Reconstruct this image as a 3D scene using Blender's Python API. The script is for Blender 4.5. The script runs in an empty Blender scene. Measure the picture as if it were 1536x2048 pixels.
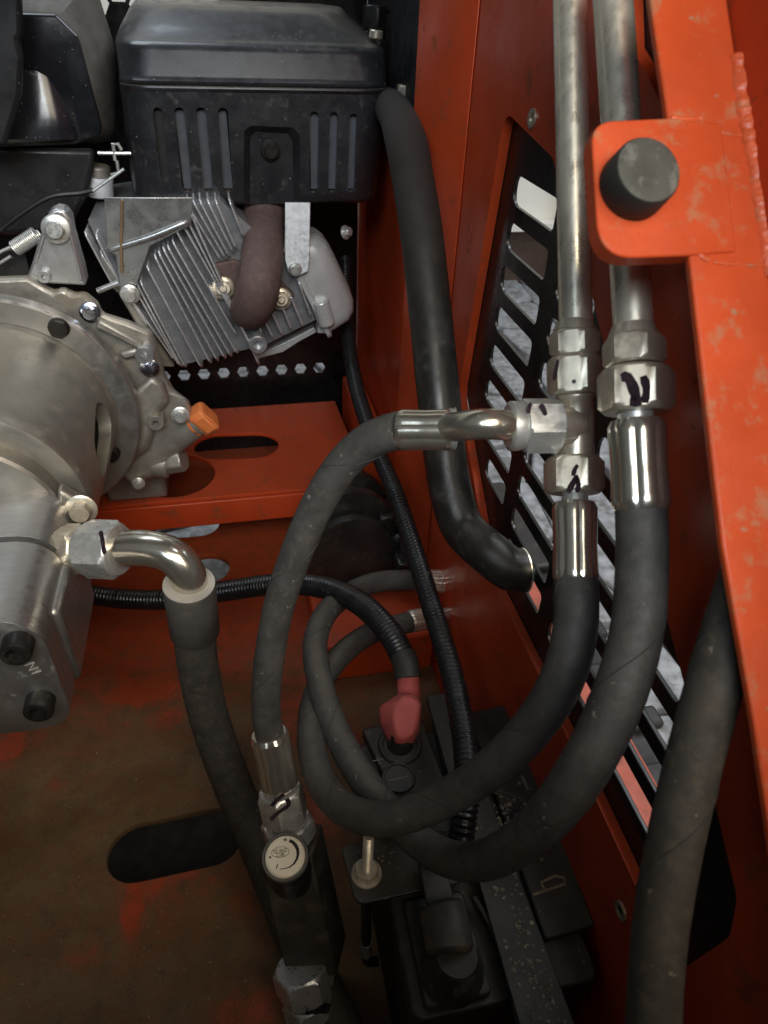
import bpy, bmesh, math, random
import numpy as np
from mathutils import Vector as V, Matrix
random.seed(7)
R = math.radians
sc = bpy.context.scene
COL = sc.collection

# ------------------------------------------------------------------ camera
F, S, H = 1400.0, 0.045, 0.55          # focal length (px of a 1536 wide frame), horizon slope, camera height
def _nz(a): return a / np.linalg.norm(a)
_Y = _nz(np.array([-368.0, 1064.0, -F])); _h = np.array([1, -S, 0.0]); _Z = _nz(np.cross(_h, _Y))
if _Z[1] < 0: _Z = -_Z
_M = np.stack([np.cross(_Y, _Z), _Y, _Z])
cd = bpy.data.cameras.new('camera'); cam = bpy.data.objects.new('camera', cd); COL.objects.link(cam)
cam.matrix_world = Matrix.Translation((0, 0, H)) @ Matrix([list(r) for r in _M]).to_4x4()
cd.sensor_fit = 'HORIZONTAL'; cd.sensor_width = 36; cd.lens = 36 * F / 1536
cd.clip_start = 0.01; cd.clip_end = 100
cd.dof.use_dof = True; cd.dof.focus_distance = 0.47; cd.dof.aperture_fstop = 24
sc.camera = cam

# ------------------------------------------------------------------ light
w = bpy.data.worlds.new('World'); sc.world = w; w.use_nodes = True
wb = w.node_tree.nodes['Background']; wb.inputs[0].default_value = (0.86, 0.93, 1.0, 1); wb.inputs[1].default_value = 0.08
def area(name, loc, to, sx, sy, power, col):
    l = bpy.data.lights.new(name, 'AREA'); l.shape = 'RECTANGLE'; l.size = sx; l.size_y = sy; l.energy = power; l.color = col
    o = bpy.data.objects.new(name, l); COL.objects.link(o); o.location = loc
    o.rotation_euler = (V(to) - V(loc)).to_track_quat('-Z', 'Y').to_euler(); return o
area('doorway_light', (-0.30, -1.10, 1.40), (0.0, 0.75, 0.45), 1.1, 0.55, 16, (0.72, 0.86, 1.0))
area('ceiling_light', (0.32, -1.05, 1.62), (0.10, 0.4, 0.45), 1.4, 1.0, 27, (1.0, 0.86, 0.68))
area('rear_skylight', (-0.40, 0.95, 1.55), (-0.08, 0.75, 0.40), 0.7, 0.6, 5, (0.80, 0.90, 1.0))
area('yard_light', (1.6, 0.6, 2.6), (0.8, 0.7, -0.2), 1.6, 1.6, 50, (0.90, 0.95, 1.0))
sc.view_settings.view_transform = 'Standard'; sc.view_settings.look = 'None'
sc.view_settings.exposure = 0.18; sc.view_settings.gamma = 1.0

# ------------------------------------------------------------------ survey: photo pixel -> point on a known plane / at a known depth
C0 = V((0, 0, H))
def ray(x, y):
    d = _M @ np.array([(x - 768) / F, -(y - 1024) / F, -1.0]); return V(d)
def at(x, y, d): return C0 + ray(x, y) * d
def onX(x, y, X): r = ray(x, y); return C0 + r * (X / r.x)
def onY(x, y, Y): r = ray(x, y); return C0 + r * (Y / r.y)
def onZ(x, y, z): r = ray(x, y); return C0 + r * ((z - H) / r.z)
def onP(x, y, p, n): r = ray(x, y); return C0 + r * ((p - C0).dot(n) / r.dot(n))

# ------------------------------------------------------------------ materials
MATS = {}
def mat(name, base, rough=0.5, metal=0.0, var=0.15, nscale=60, dirt=None, damt=0.0, dscale=25, dust=None, dustamt=0.0,
        bump=0.0, bscale=400, coat=0.0, rvar=0.1, spots=None, spotamt=0.0, spotscale=300, stretch=None, spec=0.5, heat_shade=None):
    if name in MATS: return MATS[name]
    m = bpy.data.materials.new(name); m.use_nodes = True; nt = m.node_tree; N = nt.nodes; L = nt.links
    bs = N['Principled BSDF']; geo = N.new('ShaderNodeNewGeometry'); pos = geo.outputs['Position']
    if stretch:
        mp = N.new('ShaderNodeMapping'); mp.inputs['Scale'].default_value = stretch; L.new(pos, mp.inputs[0]); vpos = mp.outputs[0]
    else: vpos = pos
    def noise(s, src=pos, det=5, ro=0.6):
        n = N.new('ShaderNodeTexNoise'); n.inputs['Scale'].default_value = s; n.inputs['Detail'].default_value = det
        n.inputs['Roughness'].default_value = ro; L.new(src, n.inputs['Vector']); return n.outputs['Fac']
    def ramp(f, a, b, v0=0.0, v1=1.0):
        r = N.new('ShaderNodeMapRange'); r.interpolation_type = 'SMOOTHSTEP'; r.inputs[1].default_value = a; r.inputs[2].default_value = b
        r.inputs[3].default_value = v0; r.inputs[4].default_value = v1; L.new(f, r.inputs[0]); return r.outputs[0]
    def mix(f, a, b):
        x = N.new('ShaderNodeMix'); x.data_type = 'RGBA'; L.new(f, x.inputs[0])
        for i, c in ((6, a), (7, b)):
            if isinstance(c, tuple): x.inputs[i].default_value = (*c, 1)
            else: L.new(c, x.inputs[i])
        return x.outputs[2]
    def mul(a, b):
        x = N.new('ShaderNodeMath'); x.operation = 'MULTIPLY'; L.new(a, x.inputs[0])
        if isinstance(b, float): x.inputs[1].default_value = b
        else: L.new(b, x.inputs[1])
        return x.outputs[0]
    lo = tuple(c * (1 - var) for c in base); hi = tuple(min(1, c * (1 + var)) for c in base)
    col = mix(ramp(noise(nscale, vpos), 0.3, 0.7), lo, hi)
    rgh = ramp(noise(nscale * 1.7, vpos), 0.3, 0.7, max(0.03, rough - rvar), min(1, rough + rvar))
    met = None
    masks = []
    if dirt: masks.append((mul(ramp(noise(dscale, det=8, ro=0.7), 0.62 - 0.35 * damt, 0.72 - 0.2 * damt), min(1.0, 0.35 + damt)), dirt))
    if dust:
        sx = N.new('ShaderNodeSeparateXYZ'); L.new(geo.outputs['Normal'], sx.inputs[0])
        up = ramp(sx.outputs[2], 0.84, 0.99)
        masks.append((mul(mul(up, ramp(noise(45, det=8, ro=0.7), 0.25, 0.6, 0.35, 1.0)), float(dustamt)), dust))
    if spots: masks.append((mul(ramp(noise(spotscale, det=2), 0.70, 0.73), float(spotamt)), spots))
    if heat_shade:
        sz = N.new('ShaderNodeSeparateXYZ'); L.new(pos, sz.inputs[0]); ad = N.new('ShaderNodeMath'); ad.operation = 'MULTIPLY_ADD'; L.new(noise(50, det=6), ad.inputs[0]); ad.inputs[1].default_value = 0.10; L.new(sz.outputs[2], ad.inputs[2])
        masks.append((ramp(ad.outputs[0], heat_shade[0] + .05, heat_shade[1] + .05), heat_shade[2]))
    tot = None
    for f, c in masks:
        col = mix(f, col, c)
        if tot is None: tot = f
        else:
            x = N.new('ShaderNodeMath'); x.operation = 'MAXIMUM'; L.new(tot, x.inputs[0]); L.new(f, x.inputs[1]); tot = x.outputs[0]
    L.new(col, bs.inputs['Base Color'])
    if tot is not None:
        x = N.new('ShaderNodeMix'); L.new(tot, x.inputs[0]); L.new(rgh, x.inputs[2]); x.inputs[3].default_value = 0.85; rgh = x.outputs[0]
        if metal:
            y = N.new('ShaderNodeMapRange'); L.new(tot, y.inputs[0]); y.inputs[3].default_value = metal; y.inputs[4].default_value = 0.0
            L.new(y.outputs[0], bs.inputs['Metallic'])
    if metal and tot is None: bs.inputs['Metallic'].default_value = metal
    L.new(rgh, bs.inputs['Roughness'])
    bs.inputs['Specular IOR Level'].default_value = spec
    if coat: bs.inputs['Coat Weight'].default_value = coat; bs.inputs['Coat Roughness'].default_value = 0.08
    if bump:
        b = N.new('ShaderNodeBump'); b.inputs['Strength'].default_value = bump; b.inputs['Distance'].default_value = 0.0006
        L.new(noise(bscale, vpos, 3), b.inputs['Height']); L.new(b.outputs[0], bs.inputs['Normal'])
    MATS[name] = m; return m

BROWN = (0.10, 0.068, 0.034); DUST = (0.22, 0.19, 0.145)
M_red = mat('red paint', (0.50, 0.060, 0.016), 0.38, 0, 0.10, 14, BROWN, 0.16, 45, DUST, 0.10, bump=0.10, bscale=260, spec=0.28, spots=(0.16, 0.07, 0.03), spotamt=0.6, spotscale=240)
M_redclean = mat('orange red paint', (0.54, 0.074, 0.020), 0.40, 0, 0.10, 30, (0.36, 0.20, 0.10), 0.24, 75, bump=0.22, bscale=420, spec=0.3, spots=(0.33, 0.20, 0.11), spotamt=0.7, spotscale=170)
M_weld = mat('painted weld', (0.58, 0.095, 0.03), 0.34, 0, 0.15, 120, (0.34, 0.20, 0.11), 0.25, 110, bump=0.6, bscale=500, spec=0.4)
M_guard = mat('charcoal sheet steel', (0.016, 0.0165, 0.019), 0.34, 0.0, 0.25, 40, (0.050, 0.043, 0.036), 0.14, 60, DUST, 0.70, bump=0.06, bscale=500, coat=0.35, rvar=0.06, spots=(0.3, 0.3, 0.3), spotamt=0.5, spotscale=420, spec=0.75)
M_gloss = mat('glossy black plastic', (0.012, 0.013, 0.017), 0.22, 0, 0.2, 30, (0.05, 0.046, 0.04), 0.05, 80, DUST, 0.9, spots=(0.3, 0.3, 0.3), spotamt=0.5, spotscale=380, rvar=0.05, spec=0.8)
M_black = mat('satin black plastic', (0.014, 0.014, 0.015), 0.45, 0, 0.2, 30, (0.05, 0.045, 0.038), 0.08, 60, DUST, 0.4, spots=(0.3, 0.3, 0.3), spotamt=0.4, spotscale=400)
M_grille = mat('black powder coat', (0.008, 0.0075, 0.007), 0.30, 0, 0.2, 30, (0.05, 0.04, 0.03), 0.02, 50)
M_edge = mat('black edge', (0.02, 0.02, 0.02), 0.35)
M_alu = mat('cast aluminium', (0.56, 0.565, 0.575), 0.36, 0.80, 0.08, 60, None, 0.0, 40, (0.20, 0.175, 0.13), 0.35, bump=0.10, bscale=900)
M_alud = mat('dusty cast aluminium', (0.36, 0.34, 0.30), 0.46, 0.65, 0.12, 50, (0.17, 0.13, 0.08), 0.25, 35, (0.20, 0.16, 0.10), 0.75, bump=0.14, bscale=900)
M_bell = mat('machined bell casting', (0.31, 0.29, 0.25), 0.42, 0.7, 0.10, 40, (0.15, 0.12, 0.08), 0.16, 40, (0.19, 0.15, 0.095), 0.6, bump=0.16, bscale=1500, spots=(0.08, 0.07, 0.05), spotamt=0.5, spotscale=300)
M_pump = mat('extruded aluminium', (0.42, 0.41, 0.39), 0.36, 0.85, 0.08, 50, (0.16, 0.14, 0.11), 0.08, 90, (0.2, 0.175, 0.13), 0.15, bump=0.05, bscale=700, stretch=(1, 8, 1))
M_zinc = mat('zinc plate', (0.64, 0.64, 0.61), 0.34, 0.70, 0.10, 120)
M_zincw = mat('warm zinc plate', (0.60, 0.535, 0.42), 0.36, 0.70, 0.12, 160, rvar=0.08)
M_zincb = mat('blue zinc plate', (0.55, 0.58, 0.68), 0.22, 1.0, 0.10, 90)
M_tube = mat('bare steel tube', (0.86, 0.79, 0.64), 0.33, 0.74, 0.08, 120, (0.24, 0.19, 0.12), 0.07, 300, bump=0.03, bscale=600, stretch=(1, 1, .25))
M_crimp = mat('crimped chrome ferrule', (0.66, 0.615, 0.52), 0.21, 0.90, 0.05, 60, rvar=0.04)
M_dull = mat('dull grey collar', (0.10, 0.095, 0.085), 0.6, 0.2, 0.15, 60, (0.12, 0.10, 0.07), 0.3, 50)
M_shroud = mat('galvanised sheet', (0.44, 0.45, 0.45), 0.32, 0.80, 0.06, 40, None, 0.0, 90, DUST, 0.20)
M_dark = mat('blackened steel', (0.02, 0.018, 0.016), 0.42, 0.3, 0.2, 80, (0.05, 0.04, 0.03), 0.2, 60)
M_rust = mat('rusty exhaust steel', (0.115, 0.072, 0.066), 0.72, 0.15, 0.18, 140, (0.085, 0.062, 0.058), 0.4, 200, bump=0.35, bscale=900)
M_tail = mat('scorched and shaded tube', (0.034, 0.030, 0.025), 0.40, 0.4, 0.3, 45, (0.075, 0.06, 0.045), 0.22, 90, bump=0.10, bscale=500, heat_shade=(0.36, 0.46, (0.017, 0.012, 0.010)))  # upper end: scorch stain, darkened further to paint in the muffler's shade
M_hose = mat('dusty rubber hose', (0.060, 0.057, 0.053), 0.60, 0, 0.22, 90, (0.098, 0.086, 0.064), 0.30, 240, (0.105, 0.09, 0.066), 0.6, bump=0.30, bscale=1100, spots=(0.24, 0.22, 0.17), spotamt=0.7, spotscale=190)
M_hosed = mat('dirty rubber hose', (0.046, 0.040, 0.032), 0.75, 0, 0.22, 90, (0.088, 0.072, 0.047), 0.36, 230, (0.10, 0.082, 0.055), 0.6, bump=0.30, bscale=1100, spots=(0.22, 0.20, 0.15), spotamt=0.7, spotscale=190)
M_cond = mat('black corrugated conduit', (0.011, 0.011, 0.012), 0.32, 0, 0.2, 50, (0.05, 0.042, 0.03), 0.10, 60, DUST, 0.10)
M_batt = mat('dusty battery case', (0.013, 0.012, 0.012), 0.5, 0, 0.25, 30, (0.048, 0.040, 0.028), 0.36, 70, (0.060, 0.050, 0.034), 0.40, bump=0.15, bscale=300, spots=(0.2, 0.19, 0.15), spotamt=0.6, spotscale=260)
M_boot = mat('red rubber boot', (0.44, 0.085, 0.072), 0.75, 0, 0.15, 40, (0.36, 0.14, 0.11), 0.25, 40, bump=0.2, bscale=500)
M_tape = mat('black tape', (0.03, 0.028, 0.024), 0.55, 0, 0.2, 50, BROWN, 0.35, 40, bump=0.3, bscale=200)
M_orange = mat('orange plastic cap', (0.72, 0.20, 0.055), 0.5, 0, 0.08, 50, (0.25, 0.13, 0.06), 0.12, 60)
M_bump = mat('black rubber', (0.022, 0.022, 0.018), 0.7, 0, 0.2, 70, bump=0.1)
M_bumpface = mat('worn rubber face', (0.05, 0.05, 0.04), 0.6, 0, 0.2, 70, (0.17, 0.165, 0.14), 0.35, 130, bump=0.2)
M_pale = mat('cream plastic', (0.76, 0.70, 0.55), 0.40, 0, 0.05, 40, (0.40, 0.30, 0.15), 0.18, 90)
M_ink = mat('black print', (0.012, 0.010, 0.010), 0.6, 0, 0.1)
M_marker = mat('marker ink', (0.030, 0.019, 0.024), 0.9, 0, 0.3, 200, spec=0.05)
M_grey = mat('grey spot ink', (0.10, 0.09, 0.07), 0.6)
M_valve = mat('blackened valve body', (0.050, 0.044, 0.034), 0.55, 0.2, 0.2, 50, (0.085, 0.068, 0.046), 0.40, 60, (0.12, 0.10, 0.066), 0.5, bump=0.12, bscale=600)
M_mot = mat('oily black motor paint', (0.022, 0.019, 0.017), 0.30, 0, 0.3, 40, (0.11, 0.055, 0.022), 0.16, 60, bump=0.25, bscale=250)
M_cover = mat('stamped steel cover', (0.52, 0.53, 0.52), 0.34, 0.35, 0.06, 50, None, 0.0, 60)
M_strap = mat('bright galvanised strip', (0.60, 0.62, 0.64), 0.40, 0.55, 0.12, 200, (0.14, 0.10, 0.07), 0.01, 60, bump=0.04, bscale=900)
M_stamp = mat('pale stamp', (0.60, 0.57, 0.50), 0.5, 0.3)
M_stone = mat('grey paving stone', (0.26, 0.27, 0.29), 0.6, 0, 0.35, 40, (0.10, 0.095, 0.08), 0.40, 30, bump=0.8, bscale=70)
M_earth = mat('dark joint earth', (0.05, 0.046, 0.04), 0.9, 0, 0.3, 40, bump=0.5)
M_whitewall = mat('white plaster', (0.80, 0.78, 0.72), 0.8, 0, 0.05, 4)
M_wood = mat('pale timber', (0.55, 0.46, 0.34), 0.7, 0, 0.15, 8)
M_track = mat('track rubber', (0.018, 0.017, 0.017), 0.6, 0, 0.3, 40, (0.07, 0.06, 0.05), 0.2, 40)
M_fuelpale = mat('milky plastic', (0.62, 0.64, 0.68), 0.4)
M_grain = mat('pale grit', (0.24, 0.21, 0.155), 0.8, 0, 0.5, 300)
M_lidmark = mat('worn moulded mark', (0.12, 0.108, 0.085), 0.8)
M_chalk = mat('worn yellowish print', (0.20, 0.165, 0.11), 0.7, 0, 0.3, 300)

def floor_mat():
    m = bpy.data.materials.new('dirty red floor paint'); m.use_nodes = True; nt = m.node_tree; N = nt.nodes; L = nt.links
    bs = N['Principled BSDF']; bs.inputs['Specular IOR Level'].default_value = 0.25; geo = N.new('ShaderNodeNewGeometry'); pos = geo.outputs['Position']
    def math_(op, a, b=None):
        x = N.new('ShaderNodeMath'); x.operation = op
        for i, v in ((0, a), (1, b)):
            if v is None: continue
            if isinstance(v, (int, float)): x.inputs[i].default_value = v
            else: L.new(v, x.inputs[i])
        return x.outputs[0]
    def noise(s, det=6, ro=0.65):
        n = N.new('ShaderNodeTexNoise'); n.inputs['Scale'].default_value = s; n.inputs['Detail'].default_value = det; n.inputs['Roughness'].default_value = ro
        L.new(pos, n.inputs['Vector']); return n.outputs['Fac']
    def rng(f, a, b, c=0.0, d=1.0):
        r = N.new('ShaderNodeMapRange'); r.interpolation_type = 'SMOOTHSTEP'
        for i, v in ((1, a), (2, b), (3, c), (4, d)): r.inputs[i].default_value = v
        L.new(f, r.inputs[0]); return r.outputs[0]
    sx = N.new('ShaderNodeSeparateXYZ'); L.new(pos, sx.inputs[0])
    clean = rng(sx.outputs[1], 0.37, 0.56, 0.0, 0.85)          # the rear of the floor is wiped clean; dirt has gathered in front
    # worn patches where the dirt is rubbed through to the paint
    spots = [((290, 1385), .030, .014, .8), ((0, 1495), .020, .022, 1.1), ((268, 1800), .010, .036, 1.1), ((285, 1770), .022, .018, .9), ((375, 1745), .016, .008, .9), ((330, 1440), .014, .012, .6), ((340, 1800), .012, .03, .6),
             ((170, 1910), .014, .010, .6), ((500, 2020), .03, .014, .8), ((480, 1800), .012, .016, .6), ((120, 1570), .010, .008, .5), ((640, 1620), .02, .03, .9), ((600, 1430), .03, .04, .7), ((705, 1480), .014, .02, .8), ((70, 1480), .010, .012, .3), ((420, 1770), .03, .02, .4)]
    acc = None
    for (px, rx, ry, amt) in spots:
        p = onZ(px[0], px[1], 0); vm = N.new('ShaderNodeMapping'); vm.vector_type = 'TEXTURE'
        vm.inputs['Location'].default_value = p; vm.inputs['Scale'].default_value = (rx * 1.6, ry * 1.6, 1); L.new(pos, vm.inputs[0])
        ln = N.new('ShaderNodeVectorMath'); ln.operation = 'LENGTH'; L.new(vm.outputs[0], ln.inputs[0])
        s = math_('MULTIPLY', rng(ln.outputs['Value'], 1.0, 0.15), amt)
        acc = s if acc is None else math_('MAXIMUM', acc, s)
    v = math_('ADD', math_('ADD', clean, math_('MULTIPLY', acc, 0.75)), math_('MULTIPLY', math_('SUBTRACT', noise(55, 9, .72), 0.5), 1.7))
    redmask = rng(v, 0.28, 0.86)
    thin = rng(v, -0.2, 0.5)
    def mixc(f, a, b):
        x = N.new('ShaderNodeMix'); x.data_type = 'RGBA'; L.new(f, x.inputs[0])
        for i, c in ((6, a), (7, b)):
            if isinstance(c, tuple): x.inputs[i].default_value = (*c, 1)
            else: L.new(c, x.inputs[i])
        return x.outputs[2]
    d1 = mixc(rng(noise(22), 0.3, 0.7), (0.105, 0.066, 0.032), (0.165, 0.110, 0.058))
    d2 = mixc(math_('MULTIPLY', thin, 0.55), d1, (0.22, 0.060, 0.022))
    d2 = mixc(math_('MULTIPLY', rng(noise(95, 8, .75), 0.52, 0.66), 0.65), d2, (0.060, 0.040, 0.021))
    d2 = mixc(math_('MULTIPLY', rng(noise(190, 6, .7), 0.58, 0.66), 0.55), d2, (0.20, 0.150, 0.092))
    d3 = mixc(math_('MULTIPLY', rng(noise(420, 3), 0.58, 0.70), 0.7), d2, (0.045, 0.031, 0.018))
    red = mixc(rng(noise(70), 0.3, 0.7), (0.27, 0.052, 0.019), (0.38, 0.060, 0.020))
    chips = math_('MULTIPLY', rng(noise(150, 7, .7), 0.60, 0.625), rng(v, 0.05, 0.45, 0.0, 0.9))
    redmask = math_('MAXIMUM', redmask, chips)
    scuff = math_('MULTIPLY', rng(noise(120, 8, .75), 0.56, 0.60), 0.55)
    red = mixc(scuff, red, (0.155, 0.075, 0.035))
    col = mixc(redmask, d3, red)
    col = mixc(math_('MULTIPLY', rng(noise(330, 2), 0.715, 0.735), 0.8), col, (0.33, 0.30, 0.24))
    L.new(col, bs.inputs['Base Color'])
    L.new(rng(redmask, 0, 1, 0.85, 0.42), bs.inputs['Roughness'])
    b = N.new('ShaderNodeBump'); b.inputs['Strength'].default_value = 0.7; b.inputs['Distance'].default_value = 0.0012
    L.new(math_('MULTIPLY', noise(300, 4), rng(redmask, 0, 1, 1.0, 0.25)), b.inputs['Height']); L.new(b.outputs[0], bs.inputs['Normal'])
    return m

# ------------------------------------------------------------------ mesh kit
WORLD = {}
def frame(a):
    a = V(a).normalized(); u = a.orthogonal().normalized(); return u, a.cross(u).normalized(), a
class G:
    def __init__(s): s.v = []; s.f = []
    def add(s, vs, fs):
        b = len(s.v); s.v += [V(x) for x in vs]; s.f += [tuple(i + b for i in f) for f in fs]; return s
    def box(s, c, ux, uy, uz):          # half-extent vectors
        c, ux, uy, uz = V(c), V(ux), V(uy), V(uz)
        vs = [c + ux * i + uy * j + uz * k for k in (-1, 1) for j in (-1, 1) for i in (-1, 1)]
        return s.add(vs, [(0, 2, 3, 1), (4, 5, 7, 6), (0, 1, 5, 4), (2, 6, 7, 3), (0, 4, 6, 2), (1, 3, 7, 5)])
    def aabb(s, lo, hi):
        lo, hi = V(lo), V(hi); h = (hi - lo) / 2; return s.box((lo + hi) / 2, (h.x, 0, 0), (0, h.y, 0), (0, 0, h.z))
    def prism(s, poly, off):
        off = V(off); n = len(poly); a = [V(p) for p in poly]
        return s.add(a + [p + off for p in a], [tuple(range(n))[::-1], tuple(range(n, 2 * n))] + [(i, (i + 1) % n, n + (i + 1) % n, n + i) for i in range(n)])
    def loft(s, rings, cap0=True, cap1=True):
        n = len(rings[0]); vs = [p for r in rings for p in r]; fs = []
        for k in range(len(rings) - 1):
            for i in range(n): j = (i + 1) % n; fs.append((k * n + i, k * n + j, (k + 1) * n + j, (k + 1) * n + i))
        if cap0: fs.append(tuple(range(n))[::-1])
        if cap1: fs.append(tuple(range((len(rings) - 1) * n, len(rings) * n)))
        return s.add(vs, fs)
    def tube(s, path, rad, n=18, cap=True, rf=None, ref=None):
        P = [V(p) for p in path]; T = []
        for i in range(len(P)): T.append((P[min(i + 1, len(P) - 1)] - P[max(i - 1, 0)]).normalized())
        u = V(ref) if ref is not None else T[0].orthogonal()
        u = (u - T[0] * u.dot(T[0])).normalized(); rings = []
        for i, p in enumerate(P):
            u = (u - T[i] * u.dot(T[i])).normalized(); b = T[i].cross(u)
            r = rad[i] if hasattr(rad, '__len__') else rad
            rings.append([p + (u * math.cos(t) + b * math.sin(t)) * (r * (rf(i, t) if rf else 1)) for t in [2 * math.pi * k / n for k in range(n)]])
        return s.loft(rings, cap, cap)
    def lathe(s, o, a, prof, n=32):     # prof: (distance along axis, radius)
        u, b, a = frame(a); o = V(o)
        rings = [[o + a * h + (u * math.cos(t) + b * math.sin(t)) * max(r, 1e-5) for t in [2 * math.pi * k / n for k in range(n)]] for h, r in prof]
        return s.loft(rings)
    def cyl(s, p0, p1, r, r1=None, n=24): 
        p0, p1 = V(p0), V(p1); l = (p1 - p0).length
        return s.lathe(p0, p1 - p0, [(0, r), (l, r if r1 is None else r1)], n)
    def hexa(s, p0, p1, ap, face=None, rot=0.0, ch=0.12):  # hexagon bar with turned chamfers, one flat towards the camera
        p0, p1 = V(p0), V(p1); a = (p1 - p0).normalized(); l = (p1 - p0).length
        f = (V(face) if face is not None else C0 - (p0 + p1) / 2); f = (f - a * f.dot(a)).normalized()
        f = Matrix.Rotation(rot, 3, a) @ f; b = a.cross(f); R_ = ap / math.cos(math.pi / 6); n = 48; c = ap * ch * 2
        def ring(h, lim):
            out = []
            for k in range(n):
                t = 2 * math.pi * k / n; q = (t + math.pi / 6) % (math.pi / 3) - math.pi / 6
                out.append(p0 + a * h + (f * math.cos(t) + b * math.sin(t)) * min(ap / math.cos(q), lim))
            return out
        big = R_ * 1.001
        return s.loft([ring(0, ap * 0.96), ring(c * .35, ap * 1.05), ring(c * .8, big), ring(l - c * .8, big), ring(l - c * .35, ap * 1.05), ring(l, ap * 0.96)])
def spline(pts, step=0.006):
    P = [V(p) for p in pts]; P = [P[0] * 2 - P[1]] + P + [P[-1] * 2 - P[-2]]; out = []
    for i in range(1, len(P) - 2):
        n = max(2, int((P[i + 1] - P[i]).length / step))
        for k in range(n):
            t = k / n; a, b, c, d = P[i - 1], P[i], P[i + 1], P[i + 2]
            out.append(0.5 * ((2 * b) + (c - a) * t + (2 * a - 5 * b + 4 * c - d) * t * t + (3 * b - a - 3 * c + d) * t ** 3))
    out.append(P[-2]); return out
def resample(path, step):
    P = [V(p) for p in path]; out = [P[0]]; acc = 0
    for a, b in zip(P, P[1:]):
        l = (b - a).length; t = step - acc
        while t <= l: out.append(a.lerp(b, t / l)); t += step
        acc = (acc + l) % step if l else acc
        acc = l - (t - step)
    return out
def wpos(o): return WORLD.get(o.name, V((0, 0, 0)))
def link(o, parent, loc):
    COL.objects.link(o); WORLD[o.name] = V(loc)
    if parent is not None: o.parent = parent; o.location = V(loc) - wpos(parent)
    else: o.location = loc
def tag(o, label=None, cat=None, group=None, kind=None):
    for k, v in (('label', label), ('category', cat), ('group', group), ('kind', kind)):
        if v: o[k] = v
    return o
def thing(name, loc, label, cat, group=None):
    o = bpy.data.objects.new(name, None); o.empty_display_size = 0.02; link(o, None, V(loc)); return tag(o, label, cat, group)
def finish(me, m, smooth=35):
    if m is not None: me.materials.append(m)
    if smooth:
        me.polygons.foreach_set('use_smooth', [True] * len(me.polygons)); me.set_sharp_from_angle(angle=R(smooth))
    me.update()
def obj(name, g, m, parent=None, bevel=0.0, smooth=35, seg=2, label=None):
    if name.endswith('nut'): smooth = 24
    c = sum(g.v, V()) / len(g.v); me = bpy.data.meshes.new(name)
    me.from_pydata([v - c for v in g.v], [], g.f)
    bm = bmesh.new(); bm.from_mesh(me); bmesh.ops.recalc_face_normals(bm, faces=bm.faces[:]); bm.to_mesh(me); bm.free()
    finish(me, m, smooth); o = bpy.data.objects.new(name, me); link(o, parent, c)
    if bevel:
        b = o.modifiers.new('bevel', 'BEVEL'); b.width = bevel; b.segments = seg; b.limit_method = 'ANGLE'; b.angle_limit = R(38); b.harden_normals = False
    if label: o['label'] = label
    return o
def place(name, me, p, d, parent, spin=0.0):      # shared mesh, its +Z along d
    o = bpy.data.objects.new(name, me); link(o, parent, p)
    q = V(d).to_track_quat('Z', 'Y'); o.rotation_mode = 'QUATERNION'; o.rotation_quaternion = q @ Matrix.Rotation(spin, 3, 'Z').to_quaternion(); return o
def meshof(g, m, smooth=35):
    me = bpy.data.meshes.new('piece'); me.from_pydata(g.v, [], g.f)
    bm = bmesh.new(); bm.from_mesh(me); bmesh.ops.recalc_face_normals(bm, faces=bm.faces[:]); bm.to_mesh(me); bm.free(); finish(me, m, smooth); return me
def round_poly(P, r, n=5):              # 2D polygon, rounded corners (r: number or list)
    out = []; L = len(P)
    for i in range(L):
        p = V((*P[i], 0)); a = V((*P[i - 1], 0)) - p; b = V((*P[(i + 1) % L], 0)) - p
        rr = r[i] if hasattr(r, '__len__') else r
        if rr <= 0: out.append((p.x, p.y)); continue
        ang = a.angle(b); t = min(rr / math.tan(ang / 2), a.length * .48, b.length * .48)
        p0 = p + a.normalized() * t; p1 = p + b.normalized() * t
        for k in range(n + 1):
            s = k / n; q = p0 * (1 - s) ** 2 + p * 2 * s * (1 - s) + p1 * s * s; out.append((q.x, q.y))
    return out
def stadium(a, b, r, n=10):
    a, b = V((*a, 0)), V((*b, 0)); d = (b - a).normalized() if (b - a).length > 1e-6 else V((1, 0, 0)); e = V((-d.y, d.x, 0)); o = []
    for c, s in ((b, 1), (a, -1)):
        for k in range(n + 1):
            t = math.pi / 2 - math.pi * k / n; q = c + (d * math.cos(t) + e * math.sin(t)) * r * s; o.append((q.x, q.y))
    return o
def plate(name, outer, holes, o, u, v, th, m, parent=None, edge=0.0, label=None):   # sheet with holes, +thickness along u x v
    cu = bpy.data.curves.new('t', 'CURVE'); cu.dimensions = '2D'; cu.fill_mode = 'BOTH'; cu.extrude = th / 2 - edge; cu.bevel_depth = edge; cu.bevel_resolution = 1; cu.offset = -edge
    for P in [outer] + list(holes):
        sp = cu.splines.new('POLY'); sp.points.add(len(P) - 1); sp.use_cyclic_u = True
        for i, q in enumerate(P): sp.points[i].co = (q[0], q[1], 0, 1)
    t = bpy.data.objects.new('t', cu); COL.objects.link(t); dg = bpy.context.evaluated_depsgraph_get()
    me = bpy.data.meshes.new_from_object(t.evaluated_get(dg)); bpy.data.objects.remove(t)
    u, v = V(u).normalized(), V(v).normalized(); n = u.cross(v); o = V(o)
    T = Matrix((u, v, n)).transposed().to_4x4(); T.translation = o + n * th / 2
    me.transform(T); c = V((0, 0, 0))
    for x in me.vertices: c += x.co
    c /= len(me.vertices); me.transform(Matrix.Translation(-c)); me.materials.clear(); finish(me, m)
    ob = bpy.data.objects.new(name, me); me.name = name; link(ob, parent, c)
    if label: ob['label'] = label
    return ob
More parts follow.
